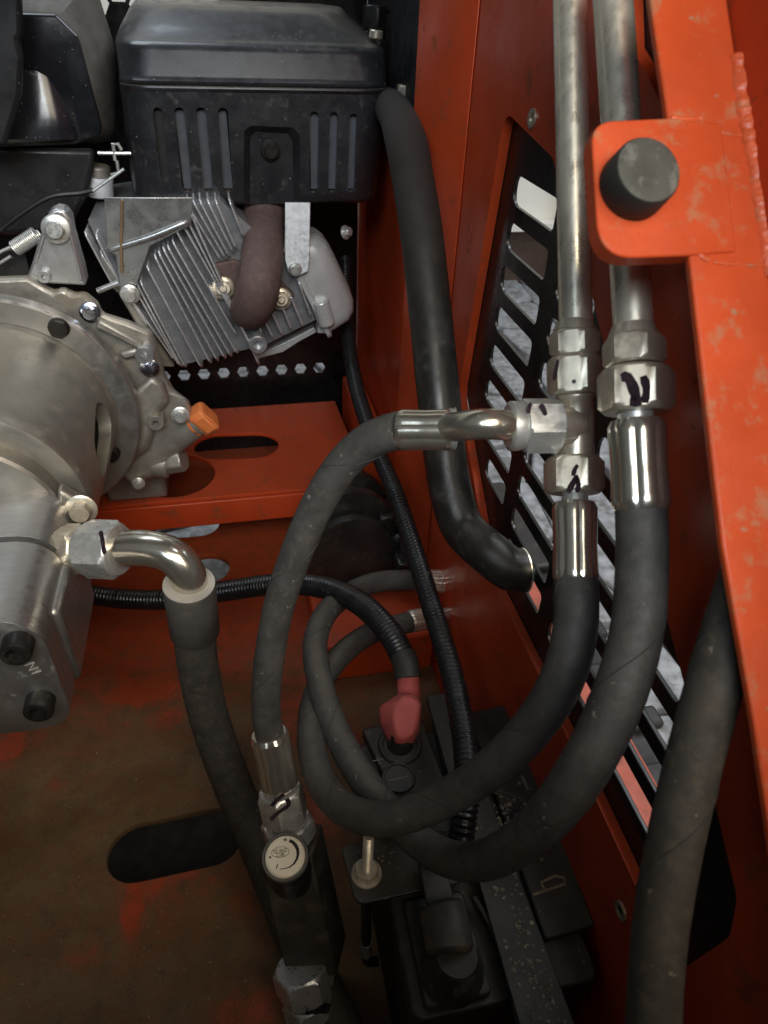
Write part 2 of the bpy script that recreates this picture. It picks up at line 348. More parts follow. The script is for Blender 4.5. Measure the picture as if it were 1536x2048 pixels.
def carve(o, cutter):                   # subtract a G from an object, baked
    me = bpy.data.meshes.new('cut'); me.from_pydata([v - WORLD[o.name] for v in cutter.v], [], cutter.f)
    bm = bmesh.new(); bm.from_mesh(me); bmesh.ops.recalc_face_normals(bm, faces=bm.faces[:]); bm.to_mesh(me); bm.free()
    par = o.parent; o.parent = None; loc = o.location.copy(); o.location = (0, 0, 0)
    k = bpy.data.objects.new('cut', me); COL.objects.link(k); md = o.modifiers.new('b', 'BOOLEAN'); md.object = k; md.operation = 'DIFFERENCE'; md.solver = 'EXACT'
    dg = bpy.context.evaluated_depsgraph_get(); nm = bpy.data.meshes.new_from_object(o.evaluated_get(dg)); o.modifiers.remove(md)
    old = o.data; o.data = nm; nm.name = o.name; bpy.data.meshes.remove(old); bpy.data.objects.remove(k); o.location = loc; o.parent = par
    nm.polygons.foreach_set('use_smooth', [True] * len(nm.polygons)); nm.set_sharp_from_angle(angle=R(32))
def text(name, body, o, u, v, size, m, parent, th=0.0002):
    cu = bpy.data.curves.new('t', 'FONT'); cu.body = body; cu.size = size; cu.align_x = 'CENTER'; cu.align_y = 'CENTER'; cu.extrude = th
    t = bpy.data.objects.new('t', cu); COL.objects.link(t); dg = bpy.context.evaluated_depsgraph_get(); me = bpy.data.meshes.new_from_object(t.evaluated_get(dg)); bpy.data.objects.remove(t)
    u, v = V(u).normalized(), V(v).normalized(); v = (v - u * v.dot(u)).normalized(); T = Matrix((u, v, u.cross(v))).transposed().to_4x4(); me.transform(T)
    me.materials.clear(); me.materials.append(m); ob = bpy.data.objects.new(name, me); link(ob, parent, o); return ob
# ---- standard hardware
def flange_bolt(m, af=0.010, fl=0.0085, h=0.006, washer=0.0012):
    g = G(); g.lathe((0, 0, 0), (0, 0, 1), [(0, fl), (washer, fl), (washer * 1.8, fl * .82)], 28); g.hexa((0, 0, washer), (0, 0, washer + h), af / 2, face=(1, 0, 0))
    g.lathe((0, 0, washer + h - .0003), (0, 0, 1), [(0, af * .36), (.0006, af * .34)], 20); return meshof(g, m)
def stud_nut(m):
    g = G(); g.lathe((0, 0, 0), (0, 0, 1), [(0, .0105), (.0015, .0105), (.003, .008)], 28); g.hexa((0, 0, .0015), (0, 0, .009), .0064, face=(1, 0, 0)); g.lathe((0, 0, .008), (0, 0, 1), [(0, .0035), (.0055, .0035), (.006, .0028)], 20); return meshof(g, m)
def socket_bolt(m, r=.0085, h=.011):
    g = G(); g.lathe((0, 0, 0), (0, 0, 1), [(0, r), (h * .85, r), (h * .95, r * .96), (h, r * .86), (h, r * .58), (h * .45, r * .5), (h * .45, .0001)], 28); return meshof(g, m)
def boss(m, r=.008, ri=.0033, h=.008):
    g = G(); g.lathe((0, 0, -.012), (0, 0, 1), [(0, r * 1.05), (h + .012, r), (h + .0125, r * .95), (h + .0125, ri), (h + .004, ri * .9), (h + .004, .0001)], 28); return meshof(g, m)
B_zinc = flange_bolt(M_zinc); B_blue = flange_bolt(M_zincb); B_small = flange_bolt(M_zinc, .008, .0065, .005)
B_big = flange_bolt(M_zincw, .013, .011, .008); N_stud = stud_nut(M_zincw); B_sock = socket_bolt(M_dark); BOSS = boss(M_alu); BOSSD = boss(M_alud, .0075, .003)
FWD = V((0, -1, 0))
def crimp_rf(k=8, a=.075): return lambda i, t: 1 - a * (0.5 + 0.5 * math.cos(k * t)) ** 4
def ferrule(p0, p1, r, parent, m=None, k=8, flare=1.05):
    p0, p1 = V(p0), V(p1); n = 14; path = [p0.lerp(p1, i / n) for i in range(n + 1)]
    rad = [r * (0.93 if i in (0, n) else 1 + (flare - 1) * abs(i / n - .5) * 2) for i in range(n + 1)]
    rf = crimp_rf(k); return obj('ferrule', G().tube(path, rad, 64, True, lambda i, t: rf(i, t) if 0 < i < n else 1), m or M_crimp, parent, smooth=28)
def flat_frame(p0, p1, ap):             # the flat of a hexagon bar that looks at the camera: centre and axes
    p0, p1 = V(p0), V(p1); a = (p1 - p0).normalized(); c = (p0 + p1) / 2; f = C0 - c; f = (f - a * f.dot(a)).normalized(); return c + f * ap, f
def stroke(pts, p0, p1, ap, w, parent, m=None, name='marker_stroke'):   # pen stroke lying on that flat, pts in photo pixels
    c, f = flat_frame(p0, p1, ap); P = [onP(x, y, c, f) for x, y in pts]; P = spline(P, .0015); g = G(); L_, R2 = [], []
    for i, p in enumerate(P):
        t = (P[min(i + 1, len(P) - 1)] - P[max(i - 1, 0)]).normalized(); s = f.cross(t).normalized(); ww = w * (0.72 if i in (0, len(P) - 1) else 1 + .12 * math.sin(i * 1.7))
        L_.append(p + s * ww + f * .00025); R2.append(p - s * ww + f * .00025)
    n = len(P); top = L_ + R2; bot = [q - f * .0004 for q in top]; fs = []
    for i in range(n - 1):
        fs += [(i, i + 1, n + i + 1, n + i), (2 * n + i, 3 * n + i, 3 * n + i + 1, 2 * n + i + 1), (i, 2 * n + i, 2 * n + i + 1, i + 1), (n + i, n + i + 1, 3 * n + i + 1, 3 * n + i)]
    fs += [(0, n, 3 * n, 2 * n), (n - 1, 3 * n - 1, 4 * n - 1, 2 * n - 1)]
    g.add(top + bot, fs); return obj(name, g, m or M_marker, parent, smooth=0)

# ================================================================== THE SETTING
XW = 0.165                              # inner face of the right side panel
floor_holes = [stadium(onZ(277, 1703, 0).xy, onZ(425, 1672, 0).xy, .0240, 14)]
p = onZ(412, 1137, 0); floor_holes.append(stadium(p.xy, (p.x + .001, p.y), .026, 14))
a, b = onZ(350, 1052, 0), onZ(400, 1048, 0); floor_holes.append(stadium(a.xy, b.xy, .024, 12))
fl = plate('floor', [(-.89, -.10), (XW, -.10), (XW, 1.0), (-.89, 1.0)], floor_holes, (0, 0, -.008), (1, 0, 0), (0, 1, 0), .008, floor_mat(), edge=.001); tag(fl, kind='structure')
g = G().aabb((-6, -6, -.40), (8, 8, -.31)); tag(obj('ground', g, M_earth), kind='structure'); ground = bpy.data.objects['ground']
# irregular paving stones outside, seen through the slots and floor holes
cell = .20; jit = lambda: random.uniform(-.055, .055)
gx = [[(-.6 + i * cell + jit(), -.5 + j * cell + jit()) for j in range(16)] for i in range(16)]
for i in range(15):
    for j in range(15):
        q = [gx[i][j], gx[i + 1][j], gx[i + 1][j + 1], gx[i][j + 1]]; cx = sum(t[0] for t in q) / 4; cy = sum(t[1] for t in q) / 4; z = -.272 + random.uniform(-.010, .006)
        if cx < .05 and not (-.45 < cx < .0 and .62 < cy): continue
        q = [(cx + (x - cx) * .94, cy + (y - cy) * .94) for x, y in q]; q = round_poly(q, .02, 2)
        obj('paving_stone', G().prism([(x, y, -.31) for x, y in q], (0, 0, z + .31)), M_stone, ground, bevel=.004)
wall = thing('building_wall', (1.6, 2.4, -.31), 'white plastered wall seen bright through the upper slots of the black vent', 'wall')
obj('plaster', G().aabb((-3, 2.4, -.31), (5, 2.6, 3.0)), M_whitewall, wall)
obj('post', G().aabb((1.15, 2.3, -.31), (1.28, 2.4, 3.0)), M_wood, wall); obj('skirting', G().aabb((-3, 2.375, -.31), (1.14, 2.398, -.10)), mat('dark brown board', (0.07, 0.045, 0.035), .6), wall); obj('ledge', G().aabb((-3, 2.34, -.10), (1.14, 2.398, -.075)), M_whitewall, wall)
hp = thing('hydraulic_track', (.36, .2, -.31), 'dark ribbed rubber track and red rail just outside the vent slots', 'track')
obj('rail', G().aabb((.198, -.10, .04), (.232, .40, .160)), mat('faded red rail', (0.36, 0.085, 0.05), .6, 0, .2, 40, (0.10, 0.06, 0.04), .3, 60), hp, bevel=.003)
obj('belt', G().aabb((.236, -.2, -.31), (.280, .60, .118)), M_track, hp, bevel=.006)
for k in range(14): obj('tread', G().aabb((.234, -.14 + k * .045, .1192), (.282, -.122 + k * .045, .128)), M_track, hp, bevel=.003)

# ------------------------------------------------------------------ machine frame (right panel, post, cross member ...)
fr = thing('machine_frame', (0, .5, 0), 'red painted steel frame of the engine bay with its side panel and engine cross beam', 'machine frame')
open_px = [(1010, 238), (1105, 313), (1182, 578), (1217, 727), (1326, 1200), (1375, 1399), (1432, 1622), (1470, 1784), (1460, 1850), (1360, 1945), (1273, 1778), (1080, 1350), (985, 1158), (918, 790), (956, 560)]
def yz(x, y, X=XW): q = onX(x, y, X); return (q.y, q.z)
opening = [(.437, .496), (.363, .485), (.297, .441), (.267, .417), (.183, .349), (.15, .325), (.117, .301), (.092, .281), (.086, .262), (.094, .205), (.131, .206), (.258, .2125), (.352, .2125), (.463, .301), (.451, .394)]
op2 = round_poly(opening, [.012, .012, .02, .02, .02, .02, .012, .012, .012, .006, .004, .02, .014, .02, .03], 5)
hole2 = [yz(*q) for q in ((1255, -100), (1262, 95), (1290, 142), (1336, 236), (1400, 236), (1400, -100))]
rear = [(-.098, -.004), (.915, -.004), (.915, .44), (.62, .46), (.60, .70), (.215, .70), (.175, .60), (.05, .435), (-.098, .34)]
plate('side_panel', rear, [op2, hole2], (XW, 0, 0), (0, 1, 0), (0, 0, 1), .006, M_red, fr)
g = G().aabb((XW + .0065, .19, .47), (XW + .009, .36, .66)); obj('opening_dark_sheet', g, M_black, fr)  # added black sheet standing in for the darkness beyond the upper opening
obj('rear_dark_sheet', G().prism([(XW + .0065, y, z) for y, z in ((.59, .40), (.903, .40), (.903, .697), (.59, .697))], (.004, 0, 0)), M_black, fr)  # added black sheet that keeps the gap beside the rear panel dark
def vprism(name, xy, z0, z1, m, bevel=.002): return obj(name, G().prism([(x, y, z0) for x, y in xy], (0, 0, z1 - z0)), m, fr, bevel)
vprism('corner_post', [(XW - .0005, .500), (.151, .535), (.151, .598), (XW - .0005, .600)], .002, .75, M_red)
vprism('front_shade_wall', [(-.90, -.110), (XW - .001, -.110), (XW - .001, -.102), (-.90, -.102)], -.30, .56, M_black)  # unseen wall, raised above the sill to shade the lower bay
obj('hood', G().aabb((-.90, .32, .74), (XW + .02, .60, .748)), M_black, fr)
vprism('far_side_wall', [(-.90, -.10), (-.892, -.10), (-.892, .915), (-.90, .915)], -.004, .699, M_black)
ys = .450                                # raised box of the floor behind the battery
obj('floor_step', G().aabb((.050, ys, .0005), (XW - .001, .645, .050)), M_red, fr, bevel=.003)
# engine cross beam
yb0, yb1 = .655, .862; zb = .09
beam = plate('cross_beam', [(-.45, yb0), (.136, yb0 + .002), (.128, yb1), (-.45, yb1)],
    [stadium(onZ(438, 892, zb).xy, onZ(508, 890, zb).xy, .030, 12), stadium(onZ(348, 950, zb).xy, onZ(352, 950, zb).xy, .044, 16)], (0, 0, zb - .005), (1, 0, 0), (0, 1, 0), .005, M_red, fr, edge=.0012)
g = G(); g.prism([(-.45, yb0, zb - .0055), (-.45, yb0 - .0005, zb - .038), (-.45, yb0 + .005, zb - .038), (-.45, yb0 + .005, zb - .0055)], (.588, 0, 0)); obj('beam_lip', g, M_red, beam, .0015)
obj('beam_bracket', G().aabb((.1375, .69, .0505), (XW - .001, .86, .128)), M_red, fr, .003)
# perforated black rear panel: honeycomb of hexagonal holes
hexes = []; af = .0075
def hexhole(x, z, r): return [(x + r * math.cos(R(60 * k)), z + r * math.sin(R(60 * k))) for k in range(6)]
for k in range(11): hexes.append(hexhole(-.150 + k * .0262, .1215, .0085))
pit = .0245
for i in range(-9, 4):
    for j in range(4, 9):
        hexes.append(hexhole(-.06 + i * pit * .88, .43 + j * pit + (pit / 2 if i % 2 else 0), .0122))
plate('mesh_panel', [(-.89, .0005), (.1640, .0005), (.1640, .442), (.1712, .442), (.1712, .697), (-.89, .697)], hexes, (0, .905, 0), (1, 0, 0), (0, 0, 1), .003, M_grille, fr)
# sloping edge flange with lug, weld beads (foreground right)
P0, P1 = onX(1300, 0, .137), onX(1500, 1400, .137); es = (P1 - P0); es.x = 0; es.normalize(); ns = V((1, 0, 0)).cross(es); 
if ns.dot(C0 - P0) < 0: ns = -ns
def onS(x, y, off=0.0): return onP(x, y, P0 + ns * off, ns)
lp = [onS(x, y) for x, y in ((1293, -90), (1302, 0), (1337, 236), (1380, 515), (1446, 1090), (1508, 1440), (1560, 1800))]
poly = [*lp, V((XW - .0005, lp[-1].y, lp[-1].z)), V((XW - .0005, lp[0].y, lp[0].z))]
obj('edge_flange', G().prism(poly, -ns * .0032), M_redclean, fr, .0008)
ex = V((1, 0, 0)); o0 = onS(1290, 380)
def s2(x, y): q = onS(x, y) - o0; return (q.dot(ex), q.dot(es))
lug2 = round_poly([s2(1180, 246), s2(1352, 238), s2(1440, 250), s2(1470, 505), s2(1386, 512), s2(1196, 520)], [.0085, .001, .001, .001, .001, .011], 8)
g = G().prism([o0 + ex * x + es * y + ns * .0008 for x, y in lug2], -ns * .0065); lug = obj('lug', g, M_redclean, fr, .0009)
bc = onS(1262, 376, .0008)
bmp = obj('rubber_bumper', G().lathe(bc, ns, [(0, .0103), (.0012, .0106), (.0090, .0102), (.0098, .0097)], 56), M_bump, fr)
obj('bumper_face', G().lathe(bc + ns * .0097, ns, [(0, .0096), (.0002, .0096), (.0006, .0085), (.0003, .005)], 56), M_bumpface, bmp)
def bead(px, r, seed, name='weld_bead'):
    rnd = random.Random(seed); path = resample(spline([onS(x, y, -.45 * r) for x, y in px], .002), .0004)
    lum = [rnd.uniform(.55, 1.1) for _ in range(len(path) // 4 + 3)]
    rad = []
    for i in range(len(path)):
        q, f = divmod(i, 4); f /= 4; f = f * f * (3 - 2 * f); rad.append(r * (.72 + .36 * (lum[q] * (1 - f) + lum[q + 1] * f)) * (1 + .025 * abs(math.sin(i * .55))))
    rad[0] = rad[-1] = r * .3; ph = rnd.random() * 9
    return obj(name, G().tube(path, rad, 14, True, lambda i, t: 1 + .05 * math.sin(2 * t + i * .11 + ph) + .06 * math.sin(5 * t + 1.7 * math.sin(i * .21))), M_weld, fr, smooth=60)
bead([(1472, 118), (1484, 210), (1497, 300)], .0040, 1); bead([(1494, 258), (1505, 330), (1518, 410), (1527, 470), (1540, 560)], .0034, 2)
bead([(1338, 236), (1362, 243), (1402, 240)], .0014, 3); bead([(1390, 495), (1402, 515), (1418, 522)], .0013, 4); bead([(1425, 525), (1470, 530), (1530, 532)], .0007, 5); bead([(1400, 252), (1450, 268), (1490, 272)], .0007, 6)
# threaded rivet inserts in the panel
for q, d in (((1066, 237), 1), ((1243, 1821), 1)):
    c = onX(*q, XW); obj('rivet_nut', G().lathe(c, (-1, 0, 0), [(0, .0048), (.0012, .0048), (.0012, .0028), (-.004, .0026), (-.004, .0002)], 24), M_zincw, fr)
# vent grille: laser cut sheet with rows of slots behind the opening
gr_out = round_poly([(p[0] + (.008 if p[0] > .27 else -.006), p[1] + (.008 if p[1] > .3 else -.008)) for p in opening], .01, 3)
def inside(p, P):
    c = False
    for (x0, y0), (x1, y1) in zip(P, P[1:] + P[:1]):
        if (y0 > p[1]) != (y1 > p[1]) and p[0] < (x1 - x0) * (p[1] - y0) / (y1 - y0) + x0: c = not c
    return c
slots = []
for (a, b, z0) in ((.362, .424, .457), (.284, .346, .4535), (.206, .268, .4500), (.114, .190, .4470)):
    for k in range(12):
        z = z0 - .0263 * k; hh = .0083; rows = []
        aa, bb = a + .0005 * k, b + .0005 * k
        # trim the slot to stay inside the opening
        xs = [aa + (bb - aa) * t / 40 for t in range(41)]; ok = [x for x in xs if all(inside((x + dx, z + dz), opening) for dx in (-.008, .008) for dz in (-.011, .011))]
        if len(ok) < 9: continue
        lo, hi = ok[0], ok[-1]
        slots.append(round_poly([(lo, z - hh), (hi, z - hh), (hi, z + hh), (lo, z + hh)], [.004, .0079, .0079, .004], 8))
gv = plate('vent_grille', gr_out, slots, (XW + .0064, 0, 0), (0, 1, 0), (0, 0, 1), .0025, M_grille, edge=.0004)
tag(gv, 'black slotted steel vent behind the opening in the red side panel', 'vent')

# ================================================================== ENGINE
en = thing('engine', onY(300, 950, .70), 'air cooled petrol engine with black muffler guard and finned aluminium cylinder on the red beam', 'engine')
# ---- muffler guard
YF = .690
def zrow(y, Y=YF, x=500): return onY(x, y, Y).z
def xcol(x, y, Y): return onY(x, y, Y).x
def rrect(z, xl, xr, yf, yb, rc, n=6):
    out = []
    for cx, cy, a0 in ((xr - rc, yf + rc, -90), (xr - .006, yb - .006, 0), (xl + .006, yb - .006, 90), (xl + rc, yf + rc, 180)):
        r = rc if cy == yf + rc else .006
        for k in range(n + 1): t = R(a0 + 90 * k / n); out.append(V((cx + r * math.cos(t), cy + r * math.sin(t), z)))
    return out
def mring(row, pl, pr, yf, rc, dz=0.0, yb=.86):
    z = zrow(row, yf) + dz; ys_ = yf + rc; return rrect(z, xcol(pl, row, ys_), xcol(pr, row, ys_), yf, yb, rc)
rings = [mring(409, 285, 735, YF + .008, .018), mring(404, 272, 748, YF + .002, .022), mring(392, 267, 751, YF, .024), mring(290, 254, 761, YF, .025), mring(186, 242, 770, YF, .026),
         mring(183, 241, 771, YF - .0012, .026), mring(179, 241, 771, YF - .0024, .026), mring(176, 241, 771, YF - .0022, .026), mring(174, 241, 771, YF + .0008, .026), mring(172, 240, 771, YF + .0008, .026), mring(170, 240, 771, YF - .0022, .026), mring(165, 240, 771, YF - .0024, .026), mring(160, 240, 771, YF - .0008, .026), mring(155, 240, 771, YF + .0000, .026),
         mring(106, 234, 769, YF + .0060, .030), mring(98, 233, 768, YF + .0072, .030), mring(93, 233, 766, YF + .0086, .030), mring(88, 234, 762, YF + .0108, .032), mring(84, 235, 757, YF + .0134, .033), mring(79, 237, 752, YF + .0164, .034), mring(62, 244, 735, YF + .024, .036), mring(30, 259, 702, YF + .0412, .040), mring(24, 263, 696, YF + .0446, .040), mring(16, 268, 688, YF + .050, .042), mring(9, 275, 680, YF + .060, .042)]
mg = obj('muffler_guard', G().loft(rings), M_guard, en, smooth=28)
cut = G()
for (xa, ya, xb, yb_, r) in ((316, 226, 331, 352, .0040), (359, 226, 374, 374, .0042), (402, 226, 416, 374, .0042), (446, 227, 456, 374, .0042), (629, 234, 627, 376, .0042), (668, 234, 664, 376, .0038), (707, 236, 702, 376, .0034)):
    A, B = onY(xa, ya, YF), onY(xb, yb_, YF); deep = .022 if xa < 330 else .013; st = stadium((A.x, A.z), (B.x, B.z), r, 8)
    cut.prism([(x, YF - .006, z) for x, z in st], (0, .006 + deep + (.010 if xa > 690 else 0), 0))
pk = [onY(x, y, YF) for x, y in ((484, 440), (486, 262), (500, 251), (588, 255), (602, 268), (603, 440))]
pk2 = round_poly([(q.x, q.z) for q in pk], .004, 4); ins = [(q[0], q[1]) for q in pk2]; cxm = sum(q[0] for q in ins) / len(ins)
cut.loft([[V((x, YF - .006, z)) for x, z in ins], [V((cxm + (x - cxm) * .96, YF, z)) for x, z in ins], [V((cxm + (x - cxm) * .74, YF + .0085, z - (.006 if z > zrow(300) else 0))) for x, z in ins]])
carve(mg, cut)
obj('gap_shade', G().aabb(tuple(onY(308, 370, YF + .0060)), tuple(onY(341, 215, YF + .0085))), M_ink, mg)  # black plate painting deep shade into the first slot
for xa_, xb_ in ((348, 466), (620, 716)):
    a_, b_ = onY(xa_, 222, YF), onY(xb_, 380, YF); obj('inner_shell', G().aabb((a_.x, YF + .0065, b_.z), (b_.x, YF + .0095, a_.z)), mat('inner muffler shell', (0.075, 0.080, 0.092), .45, 0, .1, 60), mg)
place('bolt', flange_bolt(M_dark, .011, .0088, .005, .0014), onY(541, 302, YF + .0084), FWD, mg, .3)
obj('guard_top', G().loft([mring(8.5, 300, 660, YF + .075, .04), mring(6, 306, 654, YF + .079, .04)]), M_guard, mg)
for q in ((452, 421), (600, 421)): c = onY(*q, .70); obj('foot_nut', G().hexa(c + V((0, 0, .004)), c - V((0, 0, .007)), .007), M_zincw, mg)
# ---- exhaust pipe with flange
ex_p = spline([onY(528, 396, .7185), onY(528, 414, .7180), onY(527, 450, .704), onY(526, 490, .676), onY(522, 540, .648), onY(517, 575, .636), onY(508, 606, .642), onY(500, 618, .662), onY(497, 620, .70)], .004)
ep = obj('exhaust_pipe', G().tube(ex_p, [.0192] * len(ex_p), 32), M_rust, en, smooth=60)
fp = [(418, 545), (432, 527), (470, 520), (560, 560), (590, 590), (572, 618), (540, 625), (440, 590)]
obj('exhaust_flange', G().prism([onY(x, y, .668) for x, y in fp], (0, .008, 0)), M_rust, ep, .002)
for q, s in (((446, 575), .2), ((561, 597), .5)): place('stud_nut', N_stud, onY(*q, .6675), FWD + V((0, 0, .25)), ep, s)
# ---- cylinder: fins at right angles to the inclined bore
cyl = obj('cylinder_block', G().prism([onY(x, y, .673) for x, y in ((176, 440), (440, 400), (600, 540), (630, 640), (530, 690), (462, 706), (372, 728), (240, 590))], (0, .13, 0)), mat('shaded fin root casting', (0.26, 0.265, 0.275), .45, .6, .1, 60), en)  # casting tone darkened to paint shade between the fins
def fin(x0, y0, x1, y1, Y=.655, t=.0017, dep=.10, parent=None, m=None):
    A, B = onY(x0, y0, Y), onY(x1, y1, Y); d = (B - A).normalized(); nrm = V((0, -1, 0)).cross(d).normalized(); L = (B - A).length
    prof = [(0, .003), (.003, 0), (L * .5, -.0008), (L - .006, 0), (L - .001, .005), (L, .012)]
    poly = [A + d * s + V((0, h, 0)) for s, h in prof] + [A + d * L + V((0, dep, 0)), A + V((0, dep, 0))]
    return obj('cooling_fin', G().prism([p_ - nrm * t / 2 for p_ in poly], nrm * t), m or mat('bright fin aluminium', (0.74, 0.75, 0.77), 0.32, 0.72, 0.06, 90), parent or cyl, .0006)
for a_ in ((168, 465, 236, 590), (190, 470, 262, 610), (222, 540, 352, 726), (252, 548, 362, 738), (280, 563, 373, 741), (293, 533, 405, 741), (308, 511, 424, 733), (325, 496, 453, 723), (344, 482, 477, 713), (360, 440, 474, 640), (380, 425, 520, 735), (200, 505, 300, 660), (266, 555, 366, 740), (316, 504, 438, 728), (334, 492, 465, 719), (352, 462, 476, 676), (370, 432, 500, 690)): fin(*a_)
for a_ in ((372, 405, 446, 528), (398, 400, 462, 520), (430, 400, 475, 505), (458, 400, 490, 480), (385, 402, 455, 524), (414, 400, 470, 512)): fin(*a_, Y=.662)
for a_ in ((505, 620, 533, 690), (524, 630, 550, 684), (542, 622, 568, 676), (562, 608, 586, 666), (580, 590, 609, 660), (596, 560, 625, 640)): fin(*a_, Y=.662, dep=.08)
c = onY(516, 690, .648); obj('boss', G().lathe(c + V((0, .05, 0)), FWD, [(0, .010), (.05, .0088), (.0505, .0082), (.0505, .0045), (.045, .004), (.045, .0001)], 28), M_alu, cyl)
obj('base_joint', G().prism([onY(x, y, .662) for x, y in ((185, 500), (212, 520), (350, 735), (322, 735))], (0, .08, 0)), M_alud, cyl, .002)
# ---- rocker cover (stamped, domed) on the head, its own frame along the bore
av = V((math.cos(R(25)), 0, math.sin(R(25)))); bv = V((-av.z, 0, av.x)); cc = onY(628, 560, .70)
def rring(h, hb, hy, r):
    return [cc + av * h + bv * x + V((0, y, 0)) for x, y in round_poly([(-hb, -hy), (hb, -hy), (hb, hy), (-hb, hy)], r, 5)]
rc = obj('rocker_cover', G().loft([rring(-.012, .050, .036, .012), rring(-.008, .050, .036, .012), rring(-.006, .046, .033, .012), rring(.014, .045, .032, .014), rring(.022, .041, .029, .016), rring(.027, .034, .022, .016), rring(.029, .022, .012, .01)]), M_cover, en, smooth=40)
fl_ = [onY(x, y, .672) for x, y in ((582, 545), (598, 535), (668, 655), (662, 668), (634, 668), (640, 640))]
obj('cover_flange', G().prism(fl_, (0, .05, 0)), M_cover, rc, .002)
for q in ((690, 465),): place('bolt', B_small, onY(*q, .69), V((.6, -.6, .3)), rc)
obj('breather', G().cyl(onY(640, 600, .665), onY(655, 650, .665), .008), M_cover, rc, .002)
# ---- bright strip in front of the rocker cover
sp = [onY(x, y, Y) for x, y, Y in ((570, 405, .672), (570, 520, .662), (577, 545, .660), (598, 552, .660), (616, 543, .660), (619, 520, .662), (621, 405, .672))]
hs = obj('stay_strip', G().prism(sp, (0, .002, 0)), M_strap, en, .0006)
place('nut', flange_bolt(M_zinc, .009, .0062, .005), onY(590, 538, .6595), FWD, hs)
sp = [onY(x, y, .672) for x, y in ((602, 560), (618, 556), (640, 600), (668, 640), (664, 658), (640, 660), (612, 590))]
obj('lower_shield', G().prism(sp, (0, .03, 0)), M_cover, en, .003)
sp = [onY(x, y, .69) for x, y in ((512, 712), (560, 690), (596, 672), (628, 655), (634, 664), (600, 682), (566, 704), (520, 716))]
obj('lower_edge', G().prism(sp, (0, .02, 0)), M_cover, en, .0005)
# ---- silver shroud sheet
shp = [onY(x, y, .648) for x, y in ((208, 395), (385, 395), (383, 440), (378, 452), (300, 492), (268, 585), (250, 592), (240, 575), (232, 510), (215, 500))]
sh = obj('shroud_sheet', G().prism(shp, (0, .0016, 0)), M_shroud, en, .0005)
roll = spline([onY(218, 500, .6515), onY(226, 497, .6490), onY(300, 474, .6480), onY(366, 447, .6488), onY(376, 444, .652)], .004); obj('rolled_edge', G().tube(roll, [.0030] * len(roll), 16), M_shroud, sh, smooth=60)
place('bolt', B_zinc, onY(260, 588, .646), FWD, sh)
wire = [onY(x, y, .6465) for x, y in ((244, 400), (243, 450), (242, 500), (244, 545))]; obj('brown_wire', G().tube(spline(wire, .006), .0013, 10), mat('brown cable', (0.20, 0.13, 0.07), .5), sh)
obj('cable_tube', G().cyl(onY(195, 582, .647), onY(238, 565, .647), .0026), M_alu, sh)
# ---- air cleaner (left, black plastic)
def poly3(P, Y): return [onY(x, y, Y) for x, y in P]
A_ = [(-90, -60), (60, -60), (182, -60), (232, 100), (233, 262), (225, 280), (150, 296), (-90, 304)]
A2 = [(-90, -20), (60, -18), (150, -14), (205, 90), (227, 255), (219, 274), (150, 292), (-90, 301)]
B_ = [(-90, 24), (60, 26), (112, 28), (157, 72), (204, 250), (200, 268), (150, 288), (-90, 299)]
C_ = [(-90, 66), (60, 68), (112, 72), (128, 92), (163, 262), (158, 276), (140, 280), (-90, 286)]
D_ = [(-90, 70), (60, 73), (106, 78), (122, 98), (156, 262), (151, 270), (138, 274), (-90, 280)]
ac = obj('air_cleaner', G().loft([poly3(A_, .80), poly3(A_, .765), poly3(A2, .735), poly3(B_, .7125)]), mat('dusty plastic', (0.085, 0.079, 0.068), .65, 0, .2, 50, (0.03, 0.028, 0.026), .25, 40, DUST, .8, bump=.1), en, .0022, seg=3)
obj('bezel', G().loft([poly3(B_, .7125), poly3(B_, .708), poly3(C_, .706)]), M_gloss, ac, .0022, seg=3)
rows = []; nr, ncn = 14, 12
for i in range(nr + 1):
    t = i / nr; y = 71 + (279 - 71) * t; xrt = (108 + 54 * t) - (6 * max(0, 1 - t * 8)) - 8 * max(0, t * 8 - 7)
    row = []
    for k in range(ncn + 1):
        q = k / ncn; x = -90 + (xrt + 90) * q
        Yp = .694 + .020 * (1 - t) ** 1.25 + .012 * max(0, (q - .72) / .28) ** 2.5
        row.append(onY(x, y + (4 * max(0, q - .9) * 10 if t < .05 else 0), Yp))
    rows.append(row)
gp = G(); fl2 = [p_ for r_ in rows for p_ in r_]; W_ = ncn + 1; nb_ = len(fl2)
fs_ = [(i * W_ + k, i * W_ + k + 1, (i + 1) * W_ + k + 1, (i + 1) * W_ + k) for i in range(nr) for k in range(ncn)]
loop = [k for k in range(W_)] + [i * W_ + ncn for i in range(1, nr + 1)] + [nr * W_ + k for k in range(ncn - 1, -1, -1)] + [i * W_ for i in range(nr - 1, 0, -1)]
bk2 = [V((fl2[i].x, .7075, fl2[i].z)) for i in loop]; m_ = len(loop)
gp.add(fl2 + bk2, fs_ + [(loop[i], loop[(i + 1) % m_], nb_ + (i + 1) % m_, nb_ + i) for i in range(m_)] + [tuple(nb_ + i for i in range(m_))])
obj('front_panel', gp, M_gloss, ac, .0012, smooth=50)
bp = [(-90, 288), (192, 297), (188, 340), (176, 395), (150, 445), (118, 466), (60, 470), (-90, 478)]
bx = obj('carburettor_box', G().loft([poly3(bp, .78), poly3(bp, .722), poly3([(x - 3, y + (3 if y < 350 else -4)) for x, y in bp], .712)]), M_black, en, .004)
rb = spline([onY(x, y, .7125) for x, y in ((-10, 470), (40, 430), (100, 394), (160, 386), (186, 380))], .004); obj('moulded_rib', G().tube(rb, .0022, 8), M_black, bx)
kp = [(-90, -80), (38, -80), (42, 70), (35, 80), (43, 115), (40, 190), (34, 212), (30, 225), (10, 290), (-90, 300)]
